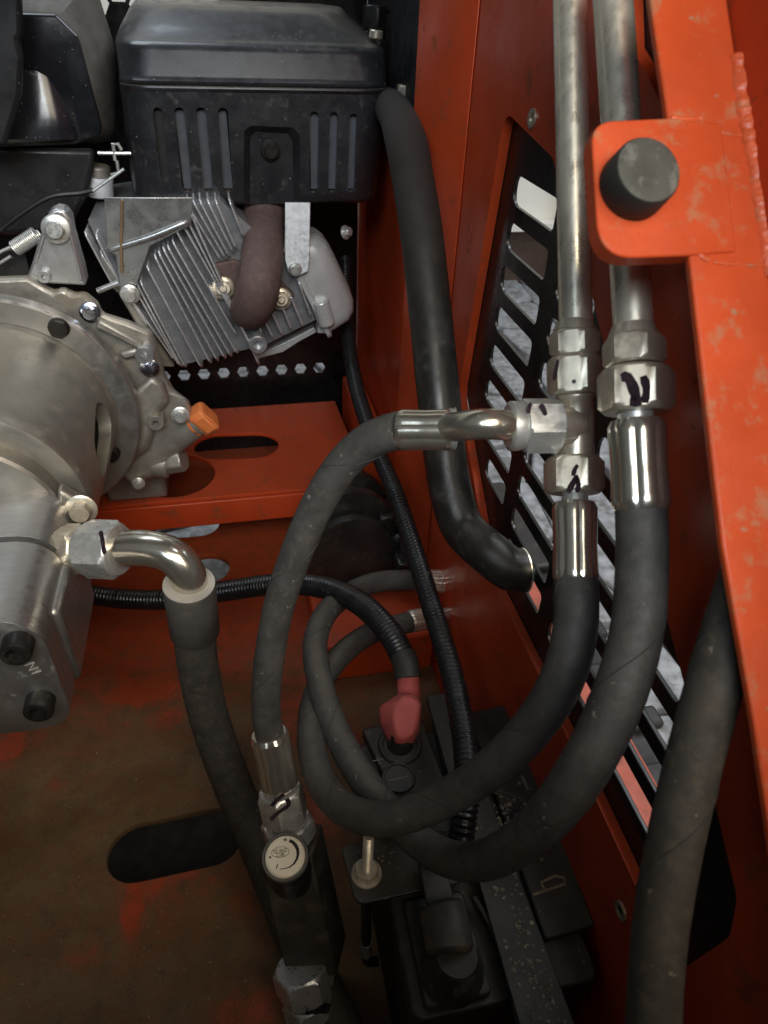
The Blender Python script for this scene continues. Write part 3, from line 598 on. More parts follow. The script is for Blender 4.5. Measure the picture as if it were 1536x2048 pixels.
obj('rubber_flap', G().prism(poly3(kp, .655), (0, .012, 0)), M_black, en, .003)
fb = obj('fuel_bowl', G().cyl(onY(196, 352, .735), onY(198, 392, .735), .013), M_fuelpale, en, .002); obj('bowl_cap', G().cyl(onY(194, 330, .735), onY(196, 353, .735), .0115), M_alud, fb, .002)
lk = spline([onY(x, y, .69) for x, y in ((243, 318), (232, 322), (233, 330))], .003)
lk = [onY(x, y, .70) for x, y in ((243, 300), (236, 288), (226, 287), (230, 320), (234, 322), (237, 345), (222, 350))]; obj('linkage_rod', G().tube(lk, .0016, 8), M_zinc, en)
obj('cross_rod', G().tube([onY(196, 306, .70), onY(262, 307, .70)], .0015, 8), M_zinc, en); obj('choke_rod', G().tube([onY(186, 382, .69), onY(248, 338, .69)], .0014, 8), M_zinc, en)
# ---- governor spring and wires at the far left
sa, sb = onY(30, 497, .64), onY(74, 468, .64); pts = []
u_, b_, a_ = frame(sb - sa)
for k in range(14 * 12): t = k / 12; pts.append(sa + (sb - sa) * (t / 14) + (u_ * math.cos(2 * math.pi * t) + b_ * math.sin(2 * math.pi * t)) * .0055)
obj('spring', G().tube(pts, .0011, 6), M_zinc, en, smooth=60)
obj('spring_rod', G().tube([onY(-20, 515, .64), onY(8, 500, .64), onY(30, 490, .64)], .0013, 8), M_zinc, en); obj('stop_rod', G().tube([onY(-10, 532, .64), onY(22, 512, .64)], .0013, 8), M_zinc, en)
obj('control_plate', G().prism(poly3([(-90, 505), (48, 500), (62, 556), (-90, 565)], .652), (0, .003, 0)), M_black, en)
# ---- triangular bracket
bk = [(98, 424), (112, 418), (128, 421), (140, 437), (146, 470), (166, 540), (172, 572), (50, 566), (66, 520), (88, 446)]
br = obj('cast_bracket', G().prism(poly3(bk, .622), (0, .020, 0)), M_alu, en, .002)
place('bolt', flange_bolt(M_zinc, .0125, .0110, .007), onY(112, 458, .6215), FWD + V((0, 0, .15)), br, .5)
cut = G().prism(poly3(round_poly([(84, 516), (94, 514), (98, 535), (86, 545)], 3, 3), .61), (0, .02, 0)); 
obj('bracket_rib', G().prism(poly3([(66, 524), (92, 450), (97, 452), (74, 528)], .6205), (0, .004, 0)), M_alu, br, .0008); obj('bracket_rib', G().prism(poly3([(134, 455), (139, 453), (166, 560), (160, 562)], .6205), (0, .004, 0)), M_alu, br, .0008)
c = onY(88, 553, .618); obj('dowel', G().lathe(c + V((0, .01, 0)), FWD, [(0, .0048), (.012, .0048), (.012, .002), (.008, .0019), (.008, .0001)], 20), M_alu, br)
# ---- crankcase cover casting
ck = [(-90, 556), (60, 550), (110, 580), (128, 572), (150, 584), (172, 582), (196, 602), (206, 624), (258, 640), (305, 660), (318, 700), (330, 745), (348, 778), (378, 800), (392, 840), (360, 880), (345, 920), (330, 946), (290, 962), (272, 974), (255, 960), (200, 945), (100, 960), (-90, 960)]
cc_ = obj('crankcase_cover', G().loft([poly3(ck, .70), poly3(ck, .622), poly3([(c_[0] - 6, c_[1] + (6 if c_[1] < 800 else -6)) for c_ in ck], .614)]), M_alud, en, .003)
rp = [(198, 640), (288, 690), (282, 702), (190, 656)]; obj('cast_rib', G().prism(poly3(rp, .606), (0, .012, 0)), M_alud, cc_, .002)
rp = [(235, 706), (280, 695), (284, 712), (248, 722)]; obj('cast_rib', G().prism(poly3(rp, .608), (0, .010, 0)), M_alud, cc_, .003)
rp = [(262, 780), (305, 742), (330, 760), (345, 800), (318, 830), (300, 900), (262, 930), (240, 900)]; obj('sump_bulge', G().loft([poly3(rp, .618), poly3([(285 + (x - 285) * .85, 840 + (y - 840) * .9) for x, y in rp], .602)]), M_alud, cc_, .005, seg=3)
for me_, q, Y, s in ((B_blue, (180, 624), .612, .1), (B_blue, (299, 735), .606, .4), (B_zinc, (361, 830), .606, .2), (B_small, (277, 966), .612, 0)): place('bolt', me_, onY(*q, Y), FWD + V((0, 0, .1)), cc_, s)
for me_, q, Y in ((BOSS, (290, 704), .610), (BOSSD, (312, 838), .604)): place('boss', me_, onY(*q, Y), FWD, cc_)
# ---- oil filler neck and orange cap
n0, n1 = onY(355, 872, .625), onY(392, 848, .618)
dcap = (n1 - n0).normalized(); sd = dcap.cross(FWD).normalized()
fcap = obj('oil_filler_cap', G().box(n1 + dcap * .011, dcap * .0095, sd * .0135, FWD * .0125), M_orange, en, .0042, seg=4)
obj('cap_brim', G().lathe(n1 - dcap * .001, dcap, [(0, .0125), (.001, .0135), (.004, .0135), (.005, .0125)], 28), M_orange, fcap)
obj('cap_grip', G().box(n1 + dcap * .0125, dcap * .0070, sd * .0100, FWD * .0150), M_orange, fcap, .002)
obj('oil_filler_neck', G().lathe(n0 - dcap * .02, dcap, [(0, .017), (.03, .014), (.045, .0135), (.0535, .0135)], 28), M_alud, en)
obj('drain_plug', G().hexa(onY(330, 925, .625), onY(368, 918, .62), .011), M_alud, en); obj('drain_boss', G().cyl(onY(295, 922, .63), onY(340, 928, .625), .015), M_alud, en, .002)
obj('foot', G().aabb((onY(205, 960, .66).x, .66, .0915), (onY(330, 960, .66).x, .80, .135)), M_alud, en, .004)

# ================================================================== HYDRAULIC PUMP with bell housing
PA = V((-.197, 0, .238))
pu = thing('hydraulic_pump', (PA.x, .45, .165), 'aluminium gear pump bolted by a round bell housing to the front of the engine', 'pump')
obj('flange_ring', G().lathe(PA + V((0, .6025, 0)), FWD, [(0, .1068), (.011, .1068), (.0128, .1050), (.0128, .084), (0, .084)], 96), M_pump, pu, smooth=30)
bell = obj('bell_housing', G().lathe(PA + V((0, .602, 0)), FWD, [(0, .0838), (.0122, .0838), (.0130, .0878), (.016, .0855)] + [(.016 + .126 * k / 14, .0855 - .004 * k / 14) for k in range(1, 15)] + [ (.1465, .079), (.148, .075), (.149, .060)], 96), M_bell, pu, smooth=30)
A = onY(192, 830, .52); cut = G(); st = []
ang = math.atan2(A.z - PA.z, A.x - PA.x)
cdir = V((math.cos(R(12)), 0, math.sin(R(12)))); tv = V((-cdir.z, 0, cdir.x)); cy = [(-.030, .560), (.012, .560)]
st = stadium((-.008, .552), (-.016, .518), .0185, 12); base = PA + cdir * .055
cut.prism([V((base.x, 0, base.z)) + tv * q[0] + V((0, q[1], 0)) for q in st], cdir * .06); cav = G().lathe(PA + V((0, .590, 0)), FWD, [(0, .074), (.118, .074)], 64); carve(bell, cav); carve(bell, cut)
obj('coupling', G().lathe(PA + V((0, .589, 0)), FWD, [(0, .03), (.116, .03)], 32), M_dark, bell)
bk_ = flange_bolt(M_dark, .014, .0085, .006, .0006)
q = PA + V((.0, .590, .0)) + V((math.cos(R(57)), 0, math.sin(R(57)))) * .0965; place('bolt', bk_, onY(118, 655, .590), FWD, bell, .2); place('bolt', bk_, onY(222, 905, .590), FWD, bell, .2)
# pump flange and body
obj('pump_flange', G().lathe(PA + V((0, .455, -.004)), FWD, [(0, .067), (.016, .067), (.018, .065), (.019, .056), (.0195, .052)], 72), M_bell, pu, smooth=30)
ear = [onY(x, y, .446) for x, y in ((120, 960), (165, 985), (195, 1010), (190, 1040), (150, 1050), (120, 1040))]
obj('flange_ear', G().prism(ear, (0, -.012, 0)), M_bell, pu, .003); place('bolt', B_big, onY(163, 1018, .4335), FWD + V((0, 0, .2)), pu, .4)
zt, zb_ = .262, .167; xr = -.124; xl = -.30
def sect(Y, inset=0.0, rt=.030):
    P = [(xl, zb_ + inset), (xr - inset, zb_ + inset), (xr - inset, zt - inset), (xl, zt - inset)]
    return [V((x, Y, z)) for x, z in round_poly(P, [.001, .020, rt, .001], 8)]
bodyp = obj('pump_body', G().loft([sect(.4365), sect(.3872), sect(.3870, .0018)]), M_pump, pu, .0012)
obj('pump_gasket', G().loft([sect(.3868, .003), sect(.3826, .003)]), M_dark, pu)
gearp = obj('gear_case', G().loft([sect(.3822, .0018), sect(.3818), sect(.3325)]), M_pump, pu, .0012)
endp = obj('end_cover', G().loft([sect(.3320, -.0010), sect(.3095, -.0010), sect(.3065, .0035)]), M_pump, pu, .0015)
for q in ((38, 1283), (82, 1398)): place('socket_bolt', B_sock, onY(*q, .3066), FWD, endp)
place('socket_bolt', B_sock, onY(-60, 1230, .3066), FWD, endp)
text('stamped_mark', 'N1', onY(66, 1338, .3060), V((.25, 0, -1)), V((1, 0, .25)), .0085, M_stamp, endp)
rib = G().aabb((xr - .004, .336, .176), (xr + .0035, .418, .240)); obj('side_port_pad', rib, M_pump, bodyp, .004)

# ================================================================== HOSES, PIPES AND FITTINGS
rhose = random.Random(5)
def hose_path(P): return spline([at(*p_) for p_ in P], .006)
def hose(parent, P, r, m=None, n=24, name='rubber_hose'):
    path = hose_path(P); o_ = obj(name, G().tube(path, r, n), m or M_hose, parent, smooth=60)
    fine = resample(path, .0025); u = (fine[1] - fine[0]).orthogonal().normalized(); hx = []; ph = rhose.uniform(0, 6)
    for i in range(1, len(fine) - 1):
        t = (fine[i + 1] - fine[i - 1]).normalized(); u = (u - t * u.dot(t)).normalized(); a_ = ph + i * .0025 / .075 * 2 * math.pi
        hx.append(fine[i] + (u * math.cos(a_) + t.cross(u) * math.sin(a_)) * (r * 1.0))
    obj('wrap_seam', G().tube(hx, .00028, 5), mat('hose seam', (0.040, 0.037, 0.032), .8), o_); return o_
# ---- pump suction hose with bent steel tail
hE = thing('hydraulic_hose', at(388, 1262, .5), 'thick rubber hose from the pump with a bent chrome tail and grey collar', 'hose', 'hydraulic hoses')
pY = at(118, 1098, .478)
obj('adapter_nut', G().hexa(at(126, 1098, .476), at(166, 1098, .472), .0150), M_zincw, hE); obj('adapter_thread', G().cyl(at(110, 1098, .479), at(176, 1098, .471), .0125), M_zincw, hE)
n0, n1 = at(171, 1097, .471), at(240, 1100, .464); nu = obj('swivel_nut', G().hexa(n0, n1, .0172), M_zinc, hE)
stroke([(201, 1062), (205, 1080), (209, 1108)], n0, n1, .0172, .0014, nu)
el = hose_path([(236, 1098, .464), (285, 1096, .459), (335, 1106, .456), (366, 1132, .458), (380, 1165, .464), (384, 1200, .474)]); obj('bent_tail', G().tube(el, .0120, 32), M_crimp, hE, smooth=60)
c0, c1 = at(378, 1168, .462), at(390, 1262, .495); ax = (c1 - c0).normalized()
obj('collar', G().lathe(c0, ax, [(0, .0125), (0, .0168), (.001, .0172), ((c1 - c0).length, .0172), ((c1 - c0).length + .001, .0165)], 48), M_dull, hE)
obj('collar_face', G().lathe(c0 - ax * .0006, ax, [(0, .0126), (0, .0168), (.0005, .0168)], 48), mat('pale worn ring', (0.42, 0.39, 0.33), .6), hE)
hose(hE, [(388, 1245, .489), (396, 1330, .508), (420, 1440, .528), (462, 1560, .540), (505, 1660, .540), (545, 1755, .522), (600, 1890, .485), (690, 2080, .45)], .0146, M_hosed)
# ---- left steel pipe with tee
p1 = thing('steel_pipe', at(1150, 640, .30), 'left of two bare steel pipes, ending in a tee fitting', 'pipe', 'bare steel pipes')
obj('tube', G().tube([at(1139, -80, .292), at(1140, 0, .293), at(1146, 320, .297), at(1152, 670, .30)], .0071, 32), M_tube, p1, smooth=60)
obj('weld_nut', G().lathe(at(1148, 640, .30), at(1150, 700, .301) - at(1148, 640, .30), [(0, .0073), (.0022, .0083), (.004, .0089), (.0045, .0083)], 32), M_zincw, p1)
obj('hex_nut', G().hexa(at(1148, 661, .30), at(1149, 712, .301), .0093, rot=.12), M_zincw, p1)
te = thing('tee_fitting', at(1152, 800, .302), 'zinc tee fitting joining the left steel pipe and two hoses', 'pipe fitting')
n0, n1 = at(1149, 714, .301), at(1151, 789, .302); nu = obj('swivel_nut', G().hexa(n0, n1, .0104, rot=.10), M_zincw, te)
c_, f_ = flat_frame(n0, n1, .0104); q = onP(1148, 763, c_, f_); obj('dimple', G().lathe(q, f_, [(-.0001, .0009), (.0002, .0008)], 14), M_ink, nu)
stroke([(1108, 760), (1112, 740), (1116, 720)], n0, n1, .0104, .0008, nu); 
tb = [at(1151, 786, .302), at(1152, 835, .3035), at(1151, 918, .305)]; obj('tee_body', G().tube([tb[0], tb[0].lerp(tb[1], .15), tb[0].lerp(tb[1], .3), tb[1], tb[1].lerp(tb[2], .55), tb[1].lerp(tb[2], .75), tb[2]], [.0082, .0082, .0074, .0076, .0076, .0080, .0080], 28), M_zincw, te, .0006)
obj('tee_branch', G().tube([at(1155, 848, .3035), at(1110, 851, .300)], .0083, 28), M_zincw, te, .0006)
obj('tee_forging', G().box(at(1152, 850, .3035), V((.0086, 0, 0)), (tb[1] - tb[2]).normalized() * .0085, (C0 - tb[1]).normalized() * .0078), M_zincw, te, .003)
# ---- hose A: from the tee to the flow valve
hA = thing('hydraulic_hose', at(560, 1590, .436), 'rubber hose arching left from the tee fitting down to the flow valve', 'hose', 'hydraulic hoses')
n0, n1 = at(1117, 851, .301), at(1044, 852, .299); nu = obj('swivel_nut', G().hexa(n0, n1, .0106, rot=.30, ch=.07), M_zinc, hA); obj('nut_collar', G().lathe(n1 + (n0 - n1).normalized() * .0008, n1 - n0, [(0, .0098), (.003, .0106), (.0062, .0106), (.0072, .0092)], 32), M_zinc, hA)
stroke([(1062, 806), (1058, 816), (1058, 826)], n0, n1, .0103, .0008, nu); stroke([(1082, 808), (1088, 820), (1092, 830)], n0, n1, .0103, .0009, nu)
el = hose_path([(1036, 853, .2985), (1005, 850, .292), (965, 848, .289), (925, 852, .297), (885, 857, .311)]); obj('bent_tail', G().tube(el, [.0064] * len(el), 28), M_crimp, hA, smooth=60)
obj('weld_ring', G().tube([at(898 + k * 4, 858, .3095) for k in range(5)], [.0086, .0094, .0090, .0095, .0070], 24, True, lambda i, t: 1 + .05 * math.sin(5 * t + i * 2)), M_zinc, hA, smooth=60)
ferrule(at(906, 860, .3095), at(797, 860, .3155), .0089, hA)
hose(hA, [(800, 860, .315), (745, 878, .324), (688, 926, .338), (637, 1006, .354), (592, 1108, .370), (556, 1220, .386), (537, 1330, .400), (532, 1420, .414), (541, 1480, .424)], .0086)
ferrule(at(538, 1466, .423), at(560, 1572, .434), .0112, hA, flare=1.08)
n0, n1 = at(559, 1577, .434), at(573, 1638, .441); nu = obj('swivel_nut', G().hexa(n0, n1, .0128, rot=-.22), M_zinc, hA)
def stroke_d(pts, n0, n1, ap, rot, w_, parent):
    a_ = (n1 - n0).normalized(); c_ = (n0 + n1) / 2; f_ = C0 - c_; f_ = (f_ - a_ * f_.dot(a_)).normalized(); f2 = Matrix.Rotation(rot, 3, a_) @ f_
    P = spline([onP(x, y, c_ + f2 * ap, f2) for x, y in pts], .0012); g_ = G(); L_, R2 = [], []
    for i, p_ in enumerate(P):
        t = (P[min(i + 1, len(P) - 1)] - P[max(i - 1, 0)]).normalized(); s_ = f2.cross(t).normalized(); L_.append(p_ + s_ * w_); R2.append(p_ - s_ * w_)
    for i in range(len(P) - 1): g_.add([L_[i] - f2 * .0002, L_[i + 1] - f2 * .0002, R2[i + 1] - f2 * .0002, R2[i] - f2 * .0002, L_[i] + f2 * .00025, L_[i + 1] + f2 * .00025, R2[i + 1] + f2 * .00025, R2[i] + f2 * .00025], [(4, 5, 6, 7), (0, 1, 5, 4), (2, 3, 7, 6), (0, 3, 2, 1)] + ([(0, 4, 7, 3)] if i == 0 else []) + ([(1, 2, 6, 5)] if i == len(P) - 2 else []))
    return obj('marker_stroke', g_, M_marker, parent, smooth=0)
stroke_d([(543, 1612), (555, 1599), (568, 1588)], n0, n1, .0128, -.22, .0013, nu); stroke_d([(541, 1640), (558, 1624), (577, 1610), (574, 1598)], n0, n1, .0128, -.22, .0013, nu)
# ---- hose B: from the tee, round the loop, to the lower motor port
hB = thing('hydraulic_hose', at(1150, 1165, .297), 'rubber hose hanging under the tee and looping left to the lower motor fitting', 'hose', 'hydraulic hoses')
n0, n1 = at(1147, 916, .305), at(1148, 987, .3035); nu = obj('swivel_nut', G().hexa(n0, n1, .0112, rot=.06), M_zincw, hB)
stroke([(1136, 985), (1146, 966), (1154, 952)], n0, n1, .0112, .0012, nu); stroke([(1146, 952), (1150, 938), (1156, 930)], n0, n1, .0112, .0009, nu); stroke([(1154, 985), (1157, 968), (1152, 950)], n0, n1, .0112, .0010, nu)
obj('neck', G().cyl(at(1148, 985, .3035), at(1148, 1012, .302), .0052), M_zinc, hB, .0005)
ferrule(at(1149, 1006, .302), at(1151, 1165, .296), .0092, hB)
hose(hB, [(1151, 1150, .297), (1153, 1230, .292), (1133, 1335, .292), (1083, 1430, .305), (1002, 1520, .325), (903, 1590, .350), (806, 1632, .365), (740, 1636, .380), (675, 1608, .405), (635, 1545, .435), (621, 1460, .470), (635, 1380, .515), (682, 1310, .550), (745, 1265, .590), (826, 1242, .615)], .0092)
ferrule(at(818, 1243, .613), at(880, 1232, .625), .0098, hB, M_tube); ft = hose_path([(878, 1232, .625), (905, 1224, .630), (917, 1205, .636), (915, 1190, .645)]); obj('bent_tail', G().tube(ft, .0062, 20), M_crimp, hB, smooth=60)
# ---- right steel pipe + hose C
p2 = thing('steel_pipe', at(1268, 660, .262), 'right of two bare steel pipes, passing behind the red lug', 'pipe', 'bare steel pipes')
obj('tube', G().tube([at(1219, -80, .264), at(1226, 0, .264), at(1250, 360, .262), at(1268, 672, .261)], .0073, 32), M_tube, p2, smooth=60)
obj('weld_collar', G().lathe(at(1266, 650, .261), at(1267, 690, .261) - at(1266, 650, .261), [(0, .0075), (.003, .0088), (.005, .0094), (.006, .0085)], 32), M_zincw, p2)
obj('hex_nut', G().hexa(at(1267, 676, .261), at(1269, 734, .260), .0099, rot=.1), M_zincw, p2)
hC = thing('hydraulic_hose', at(1280, 1020, .26), 'rubber hose under the right steel pipe, making the lowest loop over the battery', 'hose', 'hydraulic hoses')
n0, n1 = at(1271, 738, .260), at(1272, 826, .2595); nu = obj('swivel_nut', G().hexa(n0, n1, .0119, rot=.02), M_zincw, hC)
stroke([(1242, 755), (1256, 755), (1268, 780), (1276, 812)], n0, n1, .0119, .0018, nu); stroke([(1270, 788), (1266, 805), (1265, 812)], n0, n1, .0119, .0012, nu); stroke([(1286, 752), (1293, 775), (1290, 806)], n0, n1, .0119, .0014, nu)
obj('neck', G().cyl(at(1270, 824, .2595), at(1272, 846, .2593), .0065), M_zinc, hC, .0005)
ferrule(at(1273, 842, .2593), at(1283, 1020, .257), .0102, hC)
hose(hC, [(1282, 1005, .2575), (1284, 1120, .254), (1272, 1270, .250), (1226, 1420, .250), (1152, 1560, .262), (1062, 1668, .295), (960, 1722, .340), (872, 1706, .373), (790, 1637, .405), (714, 1540, .440), (660, 1432, .474), (634, 1335, .505), (632, 1275, .530), (654, 1224, .560), (700, 1186, .600), (760, 1163, .625), (840, 1160, .640)], .0093)
ferrule(at(832, 1160, .638), at(896, 1163, .645), .0105, hC, M_tube); ft = hose_path([(892, 1163, .645), (908, 1164, .648), (914, 1172, .655), (912, 1182, .668)]); obj('bent_tail', G().tube(ft, .0066, 20), M_crimp, hC, smooth=60)
# ---- hose D, dark hose at the far right behind the flange
hD = thing('hydraulic_hose', at(1400, 1400, .222), 'thick dark hose dropping along the red panel at the far right', 'hose', 'hydraulic hoses')
hose(hD, [(1512, 1085, .222), (1497, 1150, .221), (1464, 1250, .221), (1420, 1400, .221), (1378, 1560, .221), (1343, 1720, .221), (1318, 1880, .222), (1305, 2060, .224), (1300, 2250, .23)], .0085, M_hosed)
# ---- exhaust tail tube beside the corner post
te_ = onX(1050, 1140, .1715)
et = spline([onY(735, 205, .78), onY(765, 208, .735), onY(790, 226, .66), onX(812, 285, .131), onX(826, 360, .131), onX(842, 460, .131), onX(858, 600, .131), onX(874, 760, .131), onX(888, 900, .132), onX(902, 985, .134), onX(926, 1056, .139), te_ - V((.022, -.012, -.008)), te_ - V((.010, -.002, -.001)), te_], .005)
ex_t = obj('tail_pipe', G().tube(et, [.0146] * len(et), 32, False), M_tail, smooth=60); tag(ex_t, 'dark scorched exhaust tube, upper shade painted in, curving down beside the red corner post to the vent', 'exhaust pipe')
obj('cut_end', G().lathe(te_ - V((.0012, 0, 0)), (1, 0, 0), [(0, .0148), (.0010, .0148), (.0010, .0122), (0, .0122)], 40), M_tube, ex_t)
# ---- corrugated conduits
def conduit(name, P, r, pitch, label, m=None, smooth0=None):
    path = resample(hose_path(P), pitch / 4); rf = [1.0, .99, .86, .88]
    o_ = obj(name, G().tube(path, [r * rf[i % 4] for i in range(len(path))], 20), m or M_cond, None, smooth=70); return tag(o_, label, 'conduit', 'corrugated conduits')
conduit('corrugated_conduit', [(690, 520, .80), (692, 600, .78), (698, 690, .745), (714, 780, .70), (746, 880, .65), (790, 985, .60), (828, 1100, .555), (862, 1210, .515), (896, 1320, .478), (921, 1430, .446), (934, 1540, .418), (928, 1640, .402), (908, 1745, .405)], .0078, .0034, 'black corrugated conduit running down from beside the engine across the battery')
cb = thing('battery_cable', at(815, 1330, .50), 'black corrugated battery cable curving over from behind the pump with red terminal boot', 'cable')
path = resample(hose_path([(20, 1140, .68), (150, 1183, .672), (250, 1198, .668), (350, 1198, .660), (450, 1182, .645), (560, 1168, .62), (650, 1175, .585), (722, 1208, .552), (778, 1264, .522), (808, 1318, .505)]), .0034 / 4)
obj('corrugated_sleeve', G().tube(path, [.0097 * [1.0, .99, .87, .89][i % 4] for i in range(len(path))], 20), M_cond, cb, smooth=70)
tp = hose_path([(806, 1312, .5065), (813, 1332, .502), (817, 1358, .498)]); obj('tape_wrap', G().tube(tp, [.0098 - .0001 * i for i in range(len(tp))], 20, True, lambda i, t: 1 + .025 * math.sin(3 * t + i * 1.3)), M_tape, cb, smooth=50)
bn = spline([at(816, 1352, .4985), at(817, 1372, .4975), at(818, 1392, .494), at(815, 1405, .488)], .003); boot = obj('terminal_boot', G().loft([
    [at(x, y, d) for x, y, d in ((783, 1498, .476), (800, 1508, .478), (822, 1498, .482), (840, 1466, .490), (842, 1420, .494), (822, 1392, .492), (795, 1388, .494), (756, 1418, .490), (758, 1450, .484))],
    [at(x, y, d) for x, y, d in ((785, 1494, .463), (806, 1494, .462), (826, 1484, .463), (838, 1460, .468), (844, 1405, .474), (826, 1388, .476), (800, 1386, .476), (756, 1414, .474), (762, 1444, .468))],
    [at(x, y, d) for x, y, d in ((792, 1478, .455), (806, 1478, .454), (824, 1468, .454), (832, 1455, .457), (840, 1412, .462), (824, 1394, .465), (801, 1392, .465), (790, 1412, .462), (790, 1440, .458))]]), M_boot, cb, .0030, seg=3, smooth=45)
obj('boot_neck', G().tube(bn, [.0082, .0090, .0098][:1] * len(bn), 20), M_boot, cb, smooth=60)

# ================================================================== BATTERY
ZB = .140
bt = thing('battery', (.11, .20, 0), 'dusty black lead acid battery standing on the red floor by the side panel', 'battery')
x0, x1, y0, y1 = .056, .1575, .119, .284
obj('case', G().prism([(x, y, .001) for x, y in round_poly([(x0 + .003, y0 + .003), (x1 - .003, y0 + .003), (x1 - .003, y1 - .003), (x0 + .003, y1 - .003)], .006, 3)], (0, 0, .112)), M_batt, bt, .001)
lid = obj('lid', G().prism([(x, y, .1135) for x, y in round_poly([(x0, y0), (x1, y0), (x1, y1), (x0, y1)], .007, 4)], (0, 0, ZB - .006 - .1135)), M_batt, bt, .0015)
def pad(name, pxs, z0, z1, m=M_batt, parent=None, bev=.0012, r=.003):
    P = [onZ(x, y, z1) for x, y in pxs]; P2 = round_poly([(q.x, q.y) for q in P], r, 4); return obj(name, G().prism([(x, y, z0) for x, y in P2], (0, 0, z1 - z0)), m, parent or bt, bev)
tpad = pad('terminal_pad', [(722, 1458), (842, 1432), (893, 1568), (790, 1596)], ZB - .0062, ZB + .001)
pad('lid_ridge', [(862, 1440), (905, 1432), (935, 1560), (897, 1568)], ZB - .0062, ZB)
npad = pad('terminal_pad', [(806, 1800), (925, 1780), (985, 1985), (852, 2018)], ZB - .0062, ZB + .001)
pad('lid_panel', [(935, 1425), (1030, 1405), (1190, 1850), (1090, 1880)], ZB - .0062, ZB - .001)
c = onZ(797, 1557, ZB + .001); obj('filler_cap', G().lathe(c, (0, 0, 1), [(-.002, .0112), (.0008, .0112), (.0018, .0104), (.0018, .0094), (.0008, .0090), (.0008, .0001)], 32), M_batt, tpad)
sl = [onZ(x, y, ZB + .0018) for x, y in ((776, 1562), (816, 1553))]; obj('cap_slot', G().tube(sl, .0006, 6), M_lidmark, tpad)
c = onZ(800, 1492, ZB + .001); obj('terminal_post', G().lathe(c, (0, 0, 1), [(-.002, .0150), (.001, .0150), (.0022, .014), (.0022, .012), (.001, .0115), (.002, .009), (.016, .007)], 32), M_batt, tpad)
pl = [[(744, 1523), (768, 1517)], [(753, 1512), (760, 1529)]]
for s_ in pl: obj('plus_mark', G().tube([onZ(x, y, ZB + .0011) for x, y in s_], .0005, 6), M_lidmark, tpad)
# negative terminal under a dusty dark boot
nb = thing('negative_cable', onZ(900, 1930, ZB), 'dusty black boot over the near battery terminal with its flat cable end', 'cable')
c = onZ(903, 1945, ZB + .002)
obj('boot_base', G().lathe(c, (.05, .02, 1), [(0, .0165), (.003, .0165), (.006, .0150), (.016, .0125), (.020, .0105)], 32), M_batt, nb)
up = V((-.02, .08, 1)).normalized(); hd = [c + V((-.002, .002, .018)), c + V((-.001, .012, .021)), c + V((-.001, .024, .022))]
obj('boot_head', G().tube(spline(hd, .003), [.0125] * len(spline(hd, .003)), 24), M_tape, nb, .003); 
obj('cable_end', G().box(c + V((.000, .040, .020)), V((.0075, 0, 0)), V((0, .016, .004)), V((0, 0, .0022))), M_tape, nb, .001)
obj('thin_cable', G().tube(spline([onZ(x, y, ZB + .002) for x, y in ((948, 1795), (980, 1850), (1003, 1915), (1022, 1985), (1042, 2070))], .006), .0016, 8), M_batt, nb)
# raised print on the lid
for P_ in ([(950, 1583), (970, 1580), (1000, 1590), (1030, 1606), (1050, 1601), (1020, 1588), (985, 1578), (950, 1583)],): obj('oval_print', G().tube([onZ(x, y, ZB - .0008) for x, y in P_], .0004, 6), M_lidmark, bt)
for P_ in ([(1066, 1790), (1130, 1768), (1128, 1756), (1110, 1752), (1082, 1765), (1092, 1786)], [(1044, 1552), (1056, 1580)]): obj('worn_print', G().tube([onZ(x, y, ZB - .0008) for x, y in P_], .0009, 6), M_chalk, bt)
obj('carry_handle', G().tube(spline([onZ(1030, 1640, ZB), onZ(1085, 1610, ZB + .006), onZ(1128, 1560, ZB + .012)], .004), .0045, 12), M_batt, bt)
# hold-down bar over the lid with bracket plate, threaded rod and nut
hb = thing('battery_clamp', onZ(733, 1745, ZB), 'black battery hold-down plate and bar with a threaded hook rod and nut', 'clamp')
zbar = ZB + .0055
pad('bar', [(852, 1392), (900, 1384), (1160, 2075), (1052, 2095)], ZB + .0018, zbar, M_batt, hb, .0006, .002)
pad('plate', [(680, 1690), (790, 1668), (905, 1660), (930, 1762), (712, 1810)], zbar + .0004, zbar + .003, M_batt, hb, .0006, .006)
c = onZ(733, 1748, zbar + .003); obj('washer', G().lathe(c, (0, 0, 1), [(0, .0086), (.0012, .0086), (.0012, .004)], 32), M_zincw, hb); obj('nut', G().hexa(c + V((0, 0, .0012)), c + V((0, 0, .0062)), .0062, face=V((.5, -1, 0))), M_zincw, hb)
pts = resample([c + V((.0002, .0, .004)), c + V((.001, .003, .036))], .00035); obj('hook_rod', G().tube(pts, [.0031 if i % 4 < 2 else .0027 for i in range(len(pts))], 16), M_zincw, hb)
rod = spline([c + V((0, 0, -.004)), c + V((.001, -.0005, -.05)), c + V((.002, -.001, -.108)), c + V((.004, -.0015, -.117)), c + V((.010, -.002, -.119))], .005); obj('rod_hook', G().tube(rod, .0031, 12), M_dark, hb); obj('rod_thread', G().cyl(c + V((.0017, -.0009, -.088)), c + V((.002, -.001, -.106)), .0034), M_zinc, hb)

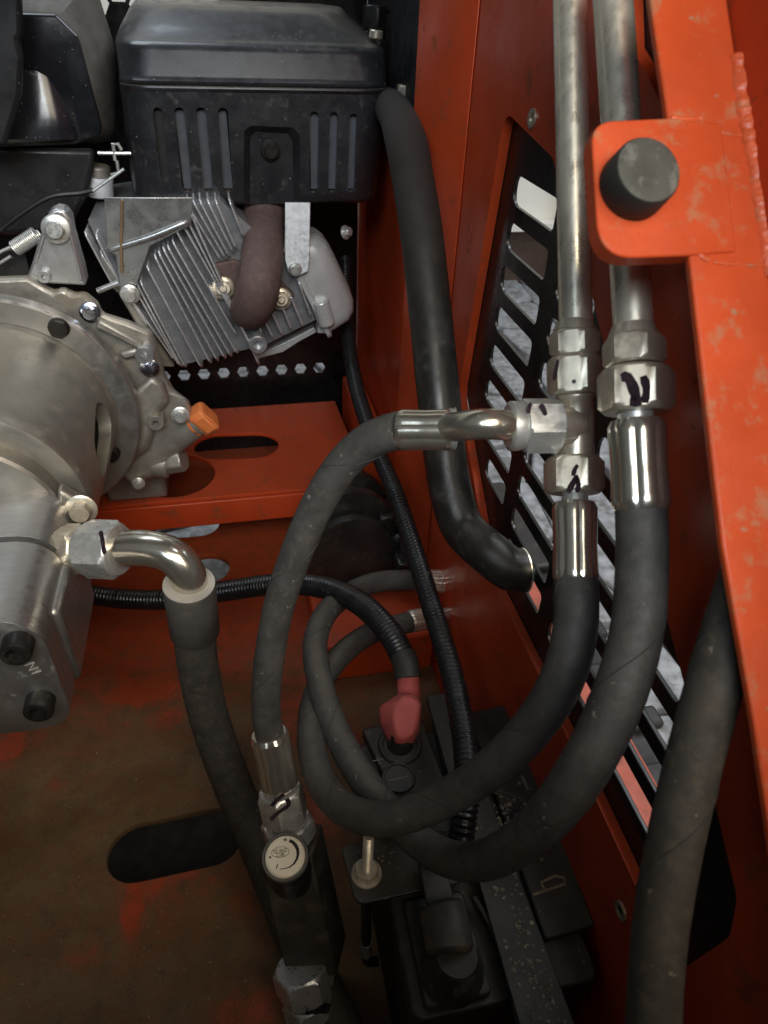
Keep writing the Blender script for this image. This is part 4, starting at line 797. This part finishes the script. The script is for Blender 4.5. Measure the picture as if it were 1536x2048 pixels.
# ================================================================== FLOW VALVE
va0, va1 = at(580, 1672, .446), at(642, 1945, .470); vax = (va1 - va0).normalized(); vf = C0 - va0.lerp(va1, .5); vf = (vf - vax * vf.dot(vax)).normalized(); vs = vax.cross(vf).normalized()
vf = (Matrix.Rotation(R(24), 3, vax) @ vf); vs = vax.cross(vf).normalized()
fv = thing('flow_valve', va0.lerp(va1, .5) - vf * .02, 'blackened flow control valve block with a cream dial knob marked plus and minus', 'valve')
obj('valve_body', G().box(va0.lerp(va1, .455), vax * (va1 - va0).length * .42, vs * .0170, vf * .0155), M_valve, fv, .0015)
obj('adapter_nut', G().hexa(at(573, 1641, .4415), at(581, 1676, .446), .0150, rot=.3), M_zinc, fv)
n0, n1 = at(601, 1930, .452), at(614, 1982, .456); obj('adapter_nut', G().hexa(n0, n1, .0165, rot=.12), M_zinc, fv)
n0, n1 = at(616, 1988, .456), at(638, 2075, .464); nu = obj('swivel_nut', G().hexa(n0, n1, .0155), M_zinc, fv)
stroke([(612, 2020), (632, 2018), (660, 2016)], n0, n1, .0155, .0035, nu)
obj('hose_stub', G().tube([at(632, 2062, .474), at(650, 2140, .48), at(670, 2230, .485)], .0142, 24), M_hosed, fv)
k0, k1 = at(584, 1752, .440), at(570, 1713, .412); ka = (k1 - k0).normalized(); kl = (k1 - k0).length
kn = obj('dial_knob', G().lathe(k0, ka, [(0, .0135), (kl * .80, .0137), (kl * .93, .0138), (kl, .0132), (kl, .0122), (kl - .001, .0120)], 56), M_dark, fv)
obj('knob_rim', G().lathe(k1 - ka * .0022, ka, [(0, .0139), (.0016, .0140), (.0026, .0134), (.0026, .0122), (0, .0122)], 56), M_dull, kn)
obj('dial_face', G().lathe(k1 - ka * .001, ka, [(0, .0119), (.0010, .0119), (.0020, .0112), (.0024, .0100), (.0024, .0001)], 56), M_pale, kn, smooth=60)
kp_ = k1 + ka * .00145
def dial(x, y, lift=0.0): return onP(x, y, kp_ + ka * lift, ka)
def zpx(x, y): return (500 + x / 9.6, 1620 + y / 9.6)
def dial_poly(name, pts, m=M_ink):
    P = [dial(*zpx(*q)) for q in pts]; return obj(name, G().prism(P, ka * .00025), m, kn, smooth=0)
mk = dial_poly
def dial_line(pts, w_, name, m=M_ink):
    P = [dial(*zpx(*q)) for q in pts]; return obj(name, G().tube(P, w_ if hasattr(w_, '__len__') else [w_] * len(P), 6), m, kn)
mk('plus_mark', [(640, 560), (716, 572), (714, 586), (638, 574)]); mk('plus_stem', [(684, 532), (698, 536), (672, 610), (658, 606)])
mk('minus_mark', [(524, 1036), (540, 1040), (514, 1126), (498, 1122)])
mk('pointer_dot', [(386 + 24 * math.cos(k), 910 + 24 * math.sin(k)) for k in [i * math.pi / 6 for i in range(12)]], M_grey)
oc = [(770, 560), (850, 600), (910, 670), (945, 750), (948, 850), (920, 950), (860, 1040), (770, 1105), (670, 1132), (575, 1138)]
ic = [(742, 612), (810, 650), (860, 715), (888, 780), (896, 855), (880, 935), (835, 1020), (755, 1090), (665, 1122), (575, 1130)]
for i in range(len(oc) - 1): pass
gq = G(); Po = [dial(*zpx(*q)) for q in oc]; Pi = [dial(*zpx(*q)) for q in ic]; n_ = len(Po)
gq.prism(Po + Pi[::-1], ka * .00025); obj('scale_wedge', gq, M_ink, kn, smooth=0)
dial_line([(582 + 170 * math.cos(t), 808 + 102 * math.sin(t) - 18 * math.cos(t)) for t in [i * math.pi / 16 for i in range(33)]], .00014, 'oval_mark', M_grey)
ux = (dial(*zpx(480, 800)) - dial(*zpx(690, 770))).normalized(); uy = (dial(*zpx(590, 860)) - dial(*zpx(578, 770))).normalized()
text('dial_lettering', 'ZHE JG', dial(*zpx(578, 778), .0001), ux, uy, .0027, M_grey, kn, .00008)
text('dial_lettering', '\u6d59\u6c5f', dial(*zpx(578, 850), .0001), ux, uy, .0028, M_ink, kn, .00008)

# ================================================================== WHEEL MOTOR
mo = thing('hydraulic_motor', (.12, .56, .05), 'oily black round hydraulic drive motor bolted to the side panel below the beam', 'motor')
mc = V((.096, .56, .086)); MX = V((1, 0, 0))
obj('motor_case', G().lathe(mc, MX, [(0, .031), (.004, .0345), (.022, .0355), (.023, .0345), (.026, .0345), (.027, .0365), (.045, .0365), (.0455, .028)], 48), M_mot, mo, smooth=30)
obj('motor_flange', G().prism([(x, y, z) for (y, z) in [(.56 + .052 * math.cos(R(t)), .086 + .045 * math.sin(R(t))) for t in range(0, 360, 15)] for x in (.141,)], (.010, 0, 0)), M_mot, mo, .002)
obj('end_cap', G().lathe(mc - MX * .006, MX, [(0, .027), (.001, .029), (.0055, .029)], 40), M_mot, mo)
for k in range(7): t = R(k * 360 / 7 + 20); place('bolt', flange_bolt(M_mot, .009, .006, .005) if k == 0 else bmo, mc + V((-.0005, .0305 * math.cos(t), .0305 * math.sin(t))), -MX, mo); bmo = mo.children[-1].data if k == 0 else bmo
obj('port_block', G().aabb((.122, .53, .110), (.1405, .565, .136)), M_mot, mo, .003); obj('port_block', G().aabb((.135, .50, .062), (.1505, .53, .10)), M_mot, mo, .003)
# ---- dark fittings behind the muffler
pf = thing('pipe_fitting', onY(760, 60, .80), 'dark steel hose fittings standing behind the muffler guard near the red post', 'pipe fitting')
for (x, y0_, y1_, r_, hx) in ((752, 10, 62, .011, 1), (753, 60, 78, .006, 0), (753, 78, 160, .012, 1), (797, -60, 24, .0145, 0), (795, 24, 130, .0125, 1), (812, 170, 200, .008, 1)):
    A, B = onY(x, y0_, .80 if r_ > .0085 else .72), onY(x - 2, y1_, .80 if r_ > .0085 else .72)
    obj('fitting_body', (G().hexa(A, B, r_, rot=.3) if hx else G().cyl(A, B, r_)), M_dark if r_ > .0085 else M_zincw, pf, 0 if hx else .001)

# ================================================================== LOOSE GRIT
rg = random.Random(11); g = G()
def grain(p_, s_):
    vs_ = [V(d) * s_ * rg.uniform(.5, 1.1) for d in ((1, 0, 0), (-1, 0, 0), (0, 1, 0), (0, -1, 0), (0, 0, 1), (0, 0, -.3))]; q_ = Matrix.Rotation(rg.uniform(0, 6), 3, 'Z')
    g.add([p_ + q_ @ v_ for v_ in vs_], [(0, 2, 4), (2, 1, 4), (1, 3, 4), (3, 0, 4), (2, 0, 5), (1, 2, 5), (3, 1, 5), (0, 3, 5)])
for k in range(150): t = rg.random(); y_ = 1620 + 430 * t; x_ = 400 + (y_ + 40) * .335 - 0 + rg.uniform(-40, 36); grain(onZ(x_, y_, zbar + .0003), rg.uniform(.0006, .0018))
for k in range(110): grain(onZ(rg.gauss(1015, 32), rg.gauss(1650, 32), ZB + .0002), rg.uniform(.0006, .0024))
for k in range(40): grain(onZ(rg.uniform(700, 900), rg.uniform(1700, 1785), zbar + .0033), rg.uniform(.0003, .0009))
for k in range(110):
    gx_, gy_ = rg.uniform(0, 540), rg.uniform(1480, 2040)
    if 195 < gx_ < 500 and 1600 < gy_ < 1770: continue
    grain(onZ(gx_, gy_, .0002), rg.choice((.0003, .0004, .0005, .0006, .0010)))
tag(obj('grit', g, M_grain, smooth=0), 'pale grit and crumbs lying on the battery and floor', None, None, 'stuff')
